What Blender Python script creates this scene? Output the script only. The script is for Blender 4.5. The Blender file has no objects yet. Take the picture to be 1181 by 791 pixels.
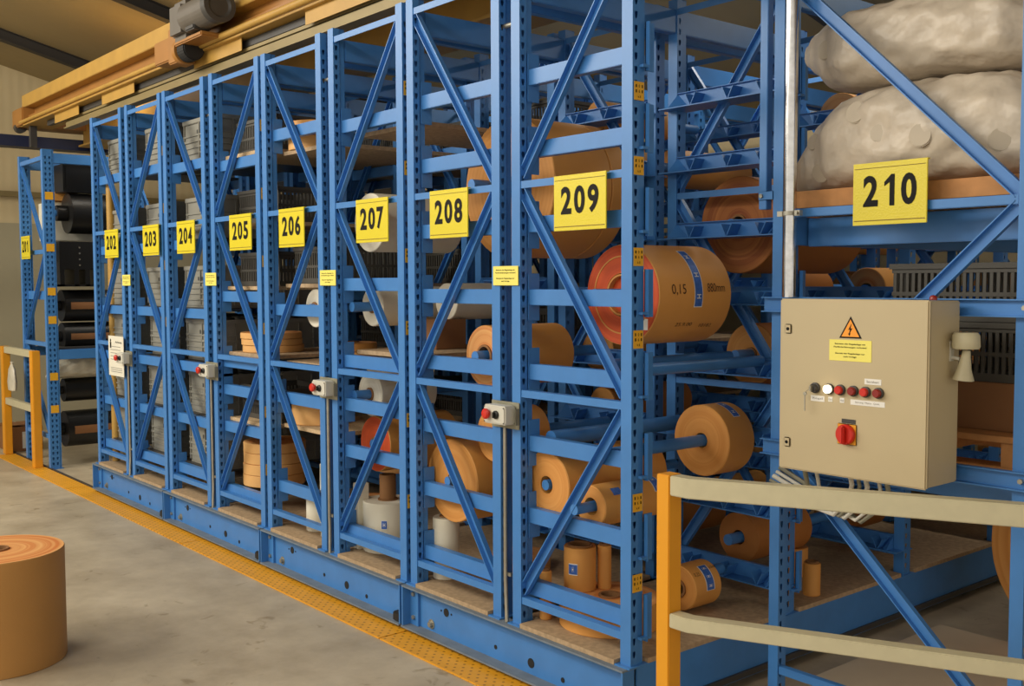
import bpy, bmesh, math, random
from mathutils import Vector, Matrix
from mathutils.bvhtree import BVHTree
random.seed(11)
PI = math.pi
SC = bpy.context.scene
COL = SC.collection

# ------------------------------------------------------------------ materials
def lin(c):
    return tuple((x/12.92 if x <= .04045 else ((x+.055)/1.055)**2.4) for x in c)
def rgb(r, g, b): return lin((r/255, g/255, b/255))

def mat(name, col, rough=.5, metal=0., var=.06, vscale=6., bump=0., bscale=60., spec=.5, coat=0., emit=None, trans=0.):
    m = bpy.data.materials.new(name); m.use_nodes = True
    nt = m.node_tree; b = nt.nodes['Principled BSDF']
    b.inputs['Roughness'].default_value = rough
    b.inputs['Metallic'].default_value = metal
    b.inputs['Specular IOR Level'].default_value = spec
    b.inputs['Coat Weight'].default_value = coat
    tc = nt.nodes.new('ShaderNodeTexCoord')
    nz = nt.nodes.new('ShaderNodeTexNoise'); nz.inputs['Scale'].default_value = vscale
    nz.inputs['Detail'].default_value = 5
    nt.links.new(tc.outputs['Object'], nz.inputs['Vector'])
    mr = nt.nodes.new('ShaderNodeMapRange')
    mr.inputs['From Min'].default_value = .3; mr.inputs['From Max'].default_value = .7
    mr.inputs['To Min'].default_value = 1-var; mr.inputs['To Max'].default_value = 1+var
    nt.links.new(nz.outputs['Fac'], mr.inputs['Value'])
    mx = nt.nodes.new('ShaderNodeVectorMath'); mx.operation = 'SCALE'
    mx.inputs[0].default_value = col
    nt.links.new(mr.outputs['Result'], mx.inputs['Scale'])
    nt.links.new(mx.outputs['Vector'], b.inputs['Base Color'])
    if bump:
        n2 = nt.nodes.new('ShaderNodeTexNoise'); n2.inputs['Scale'].default_value = bscale
        nt.links.new(tc.outputs['Object'], n2.inputs['Vector'])
        bp = nt.nodes.new('ShaderNodeBump'); bp.inputs['Strength'].default_value = bump
        bp.inputs['Distance'].default_value = .01
        nt.links.new(n2.outputs['Fac'], bp.inputs['Height'])
        nt.links.new(bp.outputs['Normal'], b.inputs['Normal'])
    if emit:
        b.inputs['Emission Color'].default_value = (*emit[0], 1)
        b.inputs['Emission Strength'].default_value = emit[1]
    if trans: b.inputs['Transmission Weight'].default_value = trans
    m['_mix'] = mx.name
    return m

def nodes_of(m): return m.node_tree, m.node_tree.nodes['Principled BSDF']

M = {}
M['blue'] = mat('blue_paint', rgb(66, 127, 195), .38, var=.06, vscale=9, spec=.5)
M['bluedust'] = mat('dusty_blue_paint', rgb(112, 124, 136), .7, var=.14, vscale=14)
M['darkblue'] = mat('dark_blue_paint', rgb(28, 36, 66), .5)
M['signyellow'] = mat('sign_yellow', rgb(222, 205, 40), .38, var=.03, bump=.12, bscale=140)
M['black'] = mat('black_print', rgb(16, 14, 13), .6, var=.1, spec=.2)
M['brownprint'] = mat('brown_print', rgb(120, 96, 20), .6)
M['tagyellow'] = mat('tag_yellow', rgb(232, 176, 40), .5)
M['noticeyellow'] = mat('pale_yellow_notice', rgb(240, 228, 110), .5, var=.03)
M['kraft'] = mat('kraft_paper', rgb(220, 156, 78), .55, var=.05, vscale=3.5, bump=.05, bscale=30)
M['kraftbrown'] = mat('plain_brown_kraft', rgb(178, 130, 68), .7, var=.04, vscale=5, bump=.06, bscale=60)
M['kraftdark'] = mat('brown_kraft_paper', rgb(176, 112, 50), .6, var=.08, vscale=4)
M['kraftlight'] = mat('light_kraft_paper', rgb(222, 170, 104), .6, var=.06, vscale=4)
M['white'] = mat('white_paper', rgb(226, 220, 200), .6, var=.04)
M['core'] = mat('cardboard_core', rgb(140, 98, 58), .8, var=.1)
M['label'] = mat('blue_label', rgb(58, 104, 188), .45, var=.25, vscale=60)
M['labelwhite'] = mat('white_label', rgb(236, 234, 226), .5)
M['ink'] = mat('marker_ink', rgb(70, 44, 20), .7)
M['chip'] = mat('chipboard', rgb(176, 150, 118), .8, var=.18, vscale=40, bump=.1, bscale=90)
M['chipedge'] = mat('pale_chipboard', rgb(196, 168, 130), .85, var=.28, vscale=120)
M['crate'] = mat('grey_plastic', rgb(138, 136, 126), .5, var=.05)
M['darkcrate'] = mat('dark_grey_plastic', rgb(74, 71, 64), .55)
M['box'] = mat('beige_enamel', rgb(192, 176, 140), .42, var=.015, bump=.05, bscale=260)
M['rail'] = mat('cream_paint', rgb(194, 186, 154), .45, var=.04, vscale=25)
M['post'] = mat('orange_yellow_paint', rgb(228, 156, 30), .42, var=.04)
M['crane'] = mat('crane_yellow', rgb(184, 144, 68), .5, var=.08)
M['crane2'] = mat('crane_ochre', rgb(160, 110, 50), .5, var=.08)
M['alu'] = mat('dull_aluminium', rgb(140, 124, 84), .5, metal=.2, var=.08)
M['chrome'] = mat('bright_steel', rgb(205, 205, 205), .2, metal=1., var=.12, vscale=30)
M['steel'] = mat('zinc_steel', rgb(168, 164, 150), .42, metal=.75, var=.12, vscale=24)
M['galv'] = mat('galvanised_plate', rgb(142, 140, 122), .55, metal=.35, var=.14, vscale=24)
M['dark'] = mat('dark_grey_metal', rgb(62, 60, 58), .5, var=.1)
M['motor'] = mat('grey_motor', rgb(98, 92, 84), .5, var=.08)
M['rubber'] = mat('black_rubber', rgb(24, 24, 24), .7)
M['blackpl'] = mat('black_plastic', rgb(22, 22, 22), .42)
M['red'] = mat('red_plastic', rgb(206, 40, 26), .35)
M['dkred'] = mat('dark_red_lens', rgb(140, 34, 28), .3)
M['greybox'] = mat('light_grey_plastic', rgb(206, 204, 192), .45, var=.02)
M['lamp'] = mat('lit_white_lens', rgb(255, 240, 210), .4, emit=(rgb(255, 236, 190), 3.))
M['poster'] = mat('paper_notice', rgb(226, 222, 206), .6, var=.03)
M['greyink'] = mat('grey_print', rgb(150, 146, 138), .7)
M['bag'] = mat('milky_plastic_bag', rgb(200, 187, 168), .40, var=.10, vscale=9, bump=1.0, bscale=15)
M['bagtube'] = mat('wrapped_tube_end', rgb(184, 171, 150), .42, var=.06)
M['clearbag'] = mat('cloudy_film', rgb(196, 190, 172), .3, var=.12, vscale=12, bump=.5, bscale=20)
M['panel'] = mat('pale_panel', rgb(206, 190, 164), .7, var=.05, vscale=4)
M['wood'] = mat('pine_board', rgb(188, 132, 78), .7, var=.14, vscale=18)
M['carton'] = mat('brown_carton', rgb(140, 96, 58), .75, var=.06)
M['orange'] = mat('orange_sticker', rgb(250, 160, 40), .45)
M['roof'] = mat('roof_sheet', rgb(150, 132, 92), .7, var=.08, vscale=1.2)
M['wallmain'] = mat('wall_panel', rgb(202, 184, 144), .7, var=.05, vscale=1.0)
M['walllow'] = mat('wall_plinth', rgb(160, 152, 126), .8, var=.06, vscale=1.5)
M['steeldark'] = mat('rafter_steel', rgb(52, 48, 44), .7)

# end faces of rolls: wound rings round the axis (the roll's own z)
def ring_mat(name, c1, c2, scale=38):
    m = mat(name, c1, .65)
    nt, b = nodes_of(m)
    tc = nt.nodes.new('ShaderNodeTexCoord'); sp = nt.nodes.new('ShaderNodeSeparateXYZ')
    nt.links.new(tc.outputs['Object'], sp.inputs[0])
    cb = nt.nodes.new('ShaderNodeCombineXYZ')
    nt.links.new(sp.outputs['X'], cb.inputs['X']); nt.links.new(sp.outputs['Y'], cb.inputs['Y'])
    ln = nt.nodes.new('ShaderNodeVectorMath'); ln.operation = 'LENGTH'
    nt.links.new(cb.outputs[0], ln.inputs[0])
    nz = nt.nodes.new('ShaderNodeTexNoise'); nz.noise_dimensions = '1D'
    nz.inputs['Scale'].default_value = scale; nz.inputs['Detail'].default_value = 4
    nt.links.new(ln.outputs['Value'], nz.inputs['W'])
    cr = nt.nodes.new('ShaderNodeValToRGB')
    cr.color_ramp.elements[0].position = .36; cr.color_ramp.elements[0].color = (*c1, 1)
    cr.color_ramp.elements[1].position = .64; cr.color_ramp.elements[1].color = (*c2, 1)
    nt.links.new(nz.outputs['Fac'], cr.inputs['Fac'])
    nt.links.new(cr.outputs['Color'], b.inputs['Base Color'])
    return m
M['ringkraft'] = ring_mat('kraft_windings', rgb(216, 152, 78), rgb(204, 136, 62))
M['ringred'] = ring_mat('red_windings', rgb(206, 82, 30), rgb(190, 70, 26))
M['ringstrong'] = ring_mat('orange_windings', rgb(230, 172, 106), rgb(206, 120, 54), 30)
M['ringdark'] = ring_mat('dark_windings', rgb(186, 116, 56), rgb(140, 72, 32), 26)
M['ringwhite'] = ring_mat('white_windings', rgb(228, 222, 204), rgb(214, 206, 186))

# concrete floor
m = mat('concrete', rgb(172, 162, 142), .42, var=.05, vscale=1.3, bump=.04, bscale=40, spec=.4)
nt, b = nodes_of(m)
tc = nt.nodes.new('ShaderNodeTexCoord')
n1 = nt.nodes.new('ShaderNodeTexNoise'); n1.inputs['Scale'].default_value = 2.2; n1.inputs['Detail'].default_value = 8; n1.inputs['Roughness'].default_value = .65
n2 = nt.nodes.new('ShaderNodeTexNoise'); n2.inputs['Scale'].default_value = 7; n2.inputs['Detail'].default_value = 6; n2.inputs['Distortion'].default_value = 1.2
nt.links.new(tc.outputs['Object'], n1.inputs['Vector']); nt.links.new(tc.outputs['Object'], n2.inputs['Vector'])
cr = nt.nodes.new('ShaderNodeValToRGB')
cr.color_ramp.elements[0].position = .3; cr.color_ramp.elements[0].color = (*rgb(160, 146, 122), 1)
cr.color_ramp.elements[1].position = .7; cr.color_ramp.elements[1].color = (*rgb(200, 187, 162), 1)
nt.links.new(n1.outputs['Fac'], cr.inputs['Fac'])
c2 = nt.nodes.new('ShaderNodeValToRGB')
c2.color_ramp.elements[0].position = .27; c2.color_ramp.elements[0].color = (.62, .57, .48, 1)
c2.color_ramp.elements[1].position = .36; c2.color_ramp.elements[1].color = (1, 1, 1, 1)
nt.links.new(n2.outputs['Fac'], c2.inputs['Fac'])
mm = nt.nodes.new('ShaderNodeMix'); mm.data_type = 'RGBA'; mm.blend_type = 'MULTIPLY'; mm.inputs[0].default_value = .8
nt.links.new(cr.outputs['Color'], mm.inputs[6]); nt.links.new(c2.outputs['Color'], mm.inputs[7])
nt.links.new(mm.outputs[2], b.inputs['Base Color'])
M['floor'] = m
# ribbed cladding for the walls (vertical joints)
def ribs(m, axis, scale):
    nt, b = nodes_of(m)
    tc = nt.nodes.new('ShaderNodeTexCoord'); wv = nt.nodes.new('ShaderNodeTexWave')
    wv.bands_direction = axis; wv.inputs['Scale'].default_value = scale
    nt.links.new(tc.outputs['Object'], wv.inputs['Vector'])
    bp = nt.nodes.new('ShaderNodeBump'); bp.inputs['Strength'].default_value = .16; bp.inputs['Distance'].default_value = .008
    nt.links.new(wv.outputs['Fac'], bp.inputs['Height']); nt.links.new(bp.outputs['Normal'], b.inputs['Normal'])
ribs(M['wallmain'], 'Y', 3.0); ribs(M['roof'], 'X', 2.0)

# ------------------------------------------------------------------ mesh builder
class MB:
    def __init__(s): s.v = []; s.f = []
    def add(s, vs, fs):
        o = len(s.v); s.v += [tuple(p) for p in vs]; s.f += [tuple(i+o for i in f) for f in fs]; return s
    def box(s, x0, x1, y0, y1, z0, z1):
        vs = [(x, y, z) for z in (z0, z1) for y in (y0, y1) for x in (x0, x1)]
        return s.add(vs, [(0, 2, 3, 1), (4, 5, 7, 6), (0, 1, 5, 4), (2, 6, 7, 3), (0, 4, 6, 2), (1, 3, 7, 5)])
    def obox(s, p, q, u, w, d, off=(0, 0)):
        # bar from p to q; w across along u x axis, d along u
        p = Vector(p); q = Vector(q); a = (q-p).normalized(); u = Vector(u); u = (u-a*u.dot(a)).normalized(); r = a.cross(u)
        vs = []
        for e in (p, q):
            for i in (-.5, .5):
                for j in (-.5, .5):
                    vs.append(e+r*(w*i+off[0])+u*(d*j+off[1]))
        return s.add(vs, [(0, 1, 3, 2), (4, 6, 7, 5), (0, 4, 5, 1), (2, 3, 7, 6), (0, 2, 6, 4), (1, 5, 7, 3)])
    def channel(s, p, q, u, w, d, t=.004):
        s.obox(p, q, u, w, t, (0, -d/2))
        s.obox(p, q, u, t, d, (w/2, 0)); s.obox(p, q, u, t, d, (-w/2, 0)); return s
    def cyl(s, p, q, r, n=20, r2=None, caps=True):
        p = Vector(p); q = Vector(q); a = (q-p).normalized()
        u = a.orthogonal().normalized(); w = a.cross(u); r2 = r if r2 is None else r2
        vs = []
        for e, rr in ((p, r), (q, r2)):
            for k in range(n):
                t = 2*PI*k/n; vs.append(e+u*math.cos(t)*rr+w*math.sin(t)*rr)
        fs = [(k, (k+1) % n, n+(k+1) % n, n+k) for k in range(n)]
        if caps: fs += [tuple(reversed(range(n))), tuple(range(n, 2*n))]
        return s.add(vs, fs)
    def tube(s, pts, r, n=8):
        pts = [Vector(p) for p in pts]; rings = []
        for i, p in enumerate(pts):
            a = (pts[min(i+1, len(pts)-1)]-pts[max(i-1, 0)]).normalized()
            u = a.cross(Vector((.13, .31, .94))).normalized(); w = a.cross(u)
            rings += [p+u*math.cos(2*PI*k/n)*r+w*math.sin(2*PI*k/n)*r for k in range(n)]
        fs = []
        for i in range(len(pts)-1):
            fs += [(i*n+k, i*n+(k+1) % n, (i+1)*n+(k+1) % n, (i+1)*n+k) for k in range(n)]
        fs += [tuple(reversed(range(n))), tuple(range((len(pts)-1)*n, len(pts)*n))]
        return s.add(rings, fs)
    def lathe(s, prof, n=48, c=(0, 0, 0), closed=False):
        vs = []; m = len(prof)
        for r, z in prof:
            for k in range(n):
                t = 2*PI*k/n; vs.append((c[0]+r*math.cos(t), c[1]+r*math.sin(t), c[2]+z))
        fs = []
        for i in range(m if closed else m-1):
            j = (i+1) % m
            fs += [(i*n+k, i*n+(k+1) % n, j*n+(k+1) % n, j*n+k) for k in range(n)]
        return s.add(vs, fs)
    def prism(s, poly, d, axis='y', at=0.):
        # polygon in the plane across `axis`, extruded d from at
        def P(a, b, c): return {'y': (a, c, b), 'x': (c, a, b), 'z': (a, b, c)}[axis]
        n = len(poly)
        vs = [P(a, b, at) for a, b in poly]+[P(a, b, at+d) for a, b in poly]
        return s.add(vs, [tuple(range(n)), tuple(reversed(range(n, 2*n)))]+[(k, n+k, n+(k+1) % n, (k+1) % n) for k in range(n)])
    def patch(s, R, a0, a1, z0, z1, n=14):
        vs = []
        for i in range(n+1):
            a = a0+(a1-a0)*i/n
            for z in (z0, z1): vs.append((R*math.cos(a), R*math.sin(a), z))
        return s.add(vs, [(2*i, 2*i+2, 2*i+3, 2*i+1) for i in range(n)])
    def mesh(s, name, m, bevel=0., smooth=True, ang=35, seg=2):
        me = bpy.data.meshes.new(name); me.from_pydata(s.v, [], s.f)
        bm = bmesh.new(); bm.from_mesh(me)
        bmesh.ops.recalc_face_normals(bm, faces=bm.faces)
        if bevel: bmesh.ops.bevel(bm, geom=list(bm.edges), offset=bevel, segments=seg, affect='EDGES', clamp_overlap=True)
        bm.to_mesh(me); bm.free()
        me.materials.append(m)
        if smooth:
            me.polygons.foreach_set('use_smooth', [True]*len(me.polygons)); me.set_sharp_from_angle(angle=math.radians(ang))
        return me

def obj(name, data, parent=None, loc=(0, 0, 0), rot=(0, 0, 0)):
    o = bpy.data.objects.new(name, data); COL.objects.link(o)
    o.location = loc; o.rotation_euler = rot
    if parent: o.parent = parent
    return o
def tag(o, label, cat, group=None):
    o['label'] = label; o['category'] = cat
    if group: o['group'] = group
    return o
def thing(name, label, cat, loc=(0, 0, 0), rot=(0, 0, 0), group=None):
    return tag(obj(name, None, None, loc, rot), label, cat, group)
def struct(name, me):
    o = obj(name, me); o['kind'] = 'structure'; return o
def copy_tree(o, parent=None):
    c = o.copy(); COL.objects.link(c)
    if parent: c.parent = parent
    for ch in list(o.children): copy_tree(ch, c)
    return c

# ------------------------------------------------------------------ text
_tc = {}
def text_geo(body, w, h, bold=.0):
    k = (body, bold)
    if k not in _tc:
        cu = bpy.data.curves.new('txt', 'FONT'); cu.body = body; cu.size = 1; cu.offset = bold; cu.align_x = 'CENTER'; cu.resolution_u = 4
        o = bpy.data.objects.new('txt', cu); COL.objects.link(o)
        bpy.context.view_layer.update()
        me = bpy.data.meshes.new_from_object(o.evaluated_get(bpy.context.evaluated_depsgraph_get()))
        vs = [tuple(v.co) for v in me.vertices]; fs = [tuple(p.vertices) for p in me.polygons]
        bpy.data.objects.remove(o); bpy.data.curves.remove(cu); bpy.data.meshes.remove(me)
        xs = [v[0] for v in vs]; ys = [v[1] for v in vs]
        _tc[k] = ([((v[0]-min(xs))/(max(xs)-min(xs))-.5, (v[1]-min(ys))/(max(ys)-min(ys))-.5) for v in vs], fs)
    vs, fs = _tc[k]
    return [(a*w, b*h) for a, b in vs], fs
def text_front(mb, body, w, h, cx, cz, y, bold=.0):          # reads from -y
    vs, fs = text_geo(body, w, h, bold); mb.add([(cx+a, y, cz+b) for a, b in vs], fs); return mb
def text_roll(mb, body, w, h, z, ang, R, bold=.0, flip=1):  # runs along the roll's axis
    vs, fs = text_geo(body, w, h, bold)
    mb.add([(R*math.cos(ang-b/R), R*math.sin(ang-b/R), z+a) for a, b in vs], fs); return mb

# ------------------------------------------------------------------ set-out (metres, x along the row, y into the racks)
YF = 2.84                       # front of the rack frames
BAY = .975
FR = [YF+BAY*i for i in range(5)]
RW = .70                        # rack width
CX = [-8.7675+1.5153*i for i in range(4)]      # left ends of the four carriages
RX = {}
for i in range(4):
    RX[202+2*i] = CX[i]+.0175; RX[203+2*i] = CX[i]+.7975
ZB = .235                       # top of carriage
DECK = .255
NODES = (.356, 1.243, 2.118, 2.985)
ZTOP = 3.03

# ------------------------------------------------------------------ room
roofz = lambda y: 4.17-.25*(y-3.24)
struct('floor', MB().box(-13, 6, -5, 7.4, -.1, 0).mesh('floor', M['floor'], smooth=False))
struct('wall_left', MB().prism([(-5, 2.40), (7.4, 2.40), (7.4, roofz(7.4)), (-5, roofz(-5))], -.15, 'x', -12.9).mesh('wall_left', M['wallmain'], smooth=False))
struct('wall_left_plinth', MB().box(-13.05, -12.86, -5, 7.4, 0, 2.40).mesh('plinth', M['walllow'], smooth=False))
struct('trim_1', MB().box(-12.88, -12.83, -5, 7.4, 2.70, 2.76).mesh('trim', M['alu'], smooth=False))
struct('wall_back', MB().box(-13, 6, 7.4, 7.55, 0, roofz(7.4)).mesh('wall_back', M['wallmain'], smooth=False))
struct('ceiling', MB().prism([(-5, roofz(-5)), (7.4, roofz(7.4)), (7.4, roofz(7.4)+.12), (-5, roofz(-5)+.12)], 19.2, 'x', -13.1).mesh('ceiling', M['roof'], smooth=False))
for i, x in enumerate((-11.5, -9.0, -6.5, -4.0, -1.5, 1.0)):
    mb = MB()
    for dz, w, h in ((.045, .10, .01), (.10, .012, .11), (.15, .10, .01)):
        z = lambda y: roofz(y)-.2+dz+.05
        mb.prism([(-5, z(-5)-h/2), (7.4, z(7.4)-h/2), (7.4, z(7.4)+h/2), (-5, z(-5)+h/2)], w, 'x', x-w/2)
    o = struct('rafter_%d' % (i+1), mb.mesh('rafter', M['steeldark'], smooth=False)); o.name = 'trim_%d' % (i+2)

# ------------------------------------------------------------------ uprights with teardrop holes
def upright_mesh(name, H, w=.055, d=.07, cols=(.018,), pitch=.05, z_off=.03):
    mb = MB()
    rows = int((H-2*z_off)/pitch)
    mb.add([(0, 0, 0), (w, 0, 0), (w, 0, H), (0, 0, H)], [(0, 1, 2, 3)])
    edges = [0.]
    hw = .0075
    for c in cols: edges += [c-hw, c+hw]
    step = max(cols)+hw+.012
    for x in (0, w):
        sx = .006 if x == 0 else -.006
        # plain strips
        pl = [(0, cols[0]-hw)]
        for a, b in zip(cols, cols[1:]): pl.append((a+hw, b-hw))
        pl.append((cols[-1]+hw, step))
        for a, b in pl: mb.add([(x, a, 0), (x, b, 0), (x, b, H), (x, a, H)], [(0, 1, 2, 3)])
        mb.add([(x, step, 0), (x+sx, step+.006, 0), (x+sx, step+.006, H), (x, step, H)], [(0, 1, 2, 3)])
        mb.add([(x+sx, step+.006, 0), (x+sx, d, 0), (x+sx, d, H), (x+sx, step+.006, H)], [(0, 1, 2, 3)])
        for c in cols:
            a, b = c-hw, c+hw; z = 0.
            for k in range(rows):
                zb = z_off+k*pitch; zt = zb+.026
                mb.add([(x, a, z), (x, b, z), (x, b, zb), (x, a, zb)], [(0, 1, 2, 3)])
                zm = zt-.012
                mb.add([(x, a, zb), (x, c-.003, zb), (x, a, zm)], [(0, 1, 2)])
                mb.add([(x, b, zb), (x, c+.003, zb), (x, b, zm)], [(0, 1, 2)])
                z = zt
            mb.add([(x, a, z), (x, b, z), (x, b, H), (x, a, H)], [(0, 1, 2, 3)])
    mb.add([(.006, d, 0), (.018, d, 0), (.018, d, H), (.006, d, H)], [(0, 1, 2, 3)])
    mb.add([(w-.018, d, 0), (w-.006, d, 0), (w-.006, d, H), (w-.018, d, H)], [(0, 1, 2, 3)])
    mb.add([(0, 0, H), (w, 0, H), (w, d, H), (0, d, H)], [(0, 1, 2, 3)])
    return mb.mesh(name, M['blue'], smooth=False)
UP = upright_mesh('upright', ZTOP-ZB)
FOOT = MB().box(-.012, .067, -.02, .085, 0, .006).mesh('foot_plate', M['blue'])
HOOK = MB().box(0, .022, .0, .004, -.09, .09).box(0, .004, 0, .045, -.09, .09).box(.0, .02, -.03, .0, -.08, -.07).mesh('hook_plate', M['blue'])

def brace_meshes(odd):
    """three diagonals and four horizontals of an end frame, local x 0..RW, y from frame front, z absolute"""
    xl, xr = .052, RW-.052
    side = lambda k: xl if (k % 2 == 0) == odd else xr
    D = []
    for k in range(3):
        x0, x1 = side(k), side(k+1)
        sx = .03 if x1 > x0 else -.03
        mb = MB().channel((x0, .020, NODES[k]+.03), (x1, .020, NODES[k+1]-.03), (0, -1, 0), .042, .024)
        D.append(mb.mesh('diagonal_brace', M['blue']))
    Hm = MB().box(xl, xr, .004, .008, -.024, .006).box(xl, xr, .008, .038, .002, .006).mesh('horizontal_brace', M['blue'])
    return D, Hm
BR = {True: brace_meshes(True), False: brace_meshes(False)}
def cross_beam_mesh(w=RW, h=.066):
    mb = MB().box(.06, w-.06, .044, .084, -h/2, h/2)
    for x in (.056, w-.060): mb.box(x, x+.004, .040, .105, -.10, .10)
    return mb.mesh('cross_beam', M['blue'], bevel=.003)
CB = cross_beam_mesh()
def notched_mesh():
    mb = MB().box(.058, RW-.058, .004, .010, -.036, .036).box(.0, RW, -.07, .08, -.042, -.037)
    mb.box(.058, RW-.058, -.012, .010, .033, .036)
    for x in (.19, .405, .59):
        for s in (-1, 1):
            mb.obox((x+s*.003, -.030, -.036), (x+s*.030, -.030, .016), (0, 1, 0), .004, .068)
    for x, e in ((.058, .13), (RW-.058, RW-.13)):
        mb.add([(x, .003, .033), (x, -.068, -.037), (e, .003, -.037), (x, .003, -.037)], [(0, 1, 2), (0, 2, 3), (1, 2, 3), (0, 1, 3)])
    return mb.mesh('notched_beam', M['blue'], smooth=False)
NB = notched_mesh()
TIE = MB().box(-.0, .045, .075, FR[4]-YF, -.055, .055).mesh('top_tie', M['blue'], bevel=.004)
TAG = None
def tag_meshes():
    pl = MB().box(0, .0015, 0, .052, 0, .068).mesh('load_tag', M['tagyellow'])
    mb = MB()
    for r, s in ((.052, '101'), (.033, '161'), (.013, 'kg')):
        for j, ch in enumerate(s):
            cy = .010+.016*j if len(s) == 3 else .022+.009*j
            vs, fs = text_geo(ch, .006, .011 if len(s) == 3 else .008, .01)
            mb.add([(.0022, cy+a, r+b) for a, b in vs], fs)
    return pl, mb.mesh('digits', M['black'], smooth=False)
TAG, TAGTXT = tag_meshes()

def rack(num, beams, inner, shelves=(), tags=(), roll_rack=False):
    x0 = RX[num]; odd = num % 2 == 1
    left = 'right' if odd else 'left'
    t = thing('storage_rack', 'tall blue steel rack with teardrop-holed uprights, yellow sign %d on its end' % num, 'rack', (x0, YF, ZB), group='movable storage racks')
    D, Hm = BR[odd]
    for k, y in enumerate(FR):
        dy = y-YF
        for i, x in enumerate((0, RW-.055)):
            u = obj('upright', UP, t, (x, dy, .006)); obj('foot_plate', FOOT, u, (0, 0, -.006))
            if k == 0 and i == 1:
                for z in tags:
                    g = obj('load_tag', TAG, u, (.0556, .008, z-ZB-.006)); g['label'] = 'yellow load tag with dark digits'
                    obj('digits', TAGTXT, g)
        for d in D: obj('diagonal_brace', d, t, (0, dy, -ZB))
        for z in NODES: obj('horizontal_brace', Hm, t, (0, dy, z-ZB))
        for z in (beams if k == 0 else inner):
            if roll_rack and k > 0: obj('notched_beam', NB, t, (0, dy, z-ZB))
            else: obj('cross_beam', CB, t, (0, dy, z-ZB))
            if odd and k < 2 and roll_rack: obj('hook_plate', HOOK, t, (RW+.0008, dy+.066, z-ZB+.02))
    for x in (.005, RW-.05): obj('top_tie', TIE, t, (x, 0, 2.93-ZB))
    for z, y0, y1, m, *th in shelves:
        obj('shelf_board', MB().box(.062, RW-.062, y0-YF, y1-YF, z-ZB-(th[0] if th else .022), z-ZB).mesh('shelf_board', M[m]), t)
    if not odd:
        obj('spacer_bolt', MB().cyl((RW-.02, .035, 2.79-ZB), (RW+.0795, .035, 2.79-ZB), .011, 12).mesh('spacer_bolt', M['steel']), t)
    return t

L8 = (.40, .71, 1.02, 1.325, 1.64, 1.945, 2.255, 2.555)
YE = FR[4]
rack(209, L8, L8, (), (2.374, 2.10, 1.762, 1.453, .834, .525), True)
rack(208, L8, L8, (), (), True)
rack(207, (.375, .805, 1.056, 1.288, 1.695, 2.526), (.375, .805, 1.288, 1.695, 2.15, 2.526),
     ((1.345, 2.96, YE, 'chip'), (2.50, 3.0, YE, 'chip')), (2.60, 2.22, 1.80, 1.45, 1.0, .6), True)
rack(206, (.50, 1.034, 1.548, 2.564), (.50, 1.034, 1.548, 2.5),
     ((.87, 2.925, YE, 'chipedge'), (1.245, 2.95, YE, 'chip'), (1.70, 2.95, YE, 'chip'), (2.475, 2.95, YE, 'chip')))
rack(205, (.376, .783, 1.022, 1.20, 1.62, 2.45), (.376, .783, 1.2, 1.62, 2.05, 2.45),
     ((.84, 2.92, YE, 'chipedge'), (1.265, 2.92, YE, 'chip'), (1.685, 2.92, YE, 'chipedge'), (2.08, 2.95, YE, 'chip'), (2.515, 2.92, YE, 'chipedge')), (2.60, 2.2, 1.8, 1.4, .9, .55))
for n, z6 in ((204, 2.50), (203, 2.53), (202, 2.53)):
    lv = (.41, .765, 1.135, 1.5, 1.97, z6)
    rack(n, lv, lv, [(z+.0388, 2.93, YE, 'dark', .0055) for z in lv], (2.6, 2.2, 1.8, 1.4) if n == 203 else ())

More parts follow.
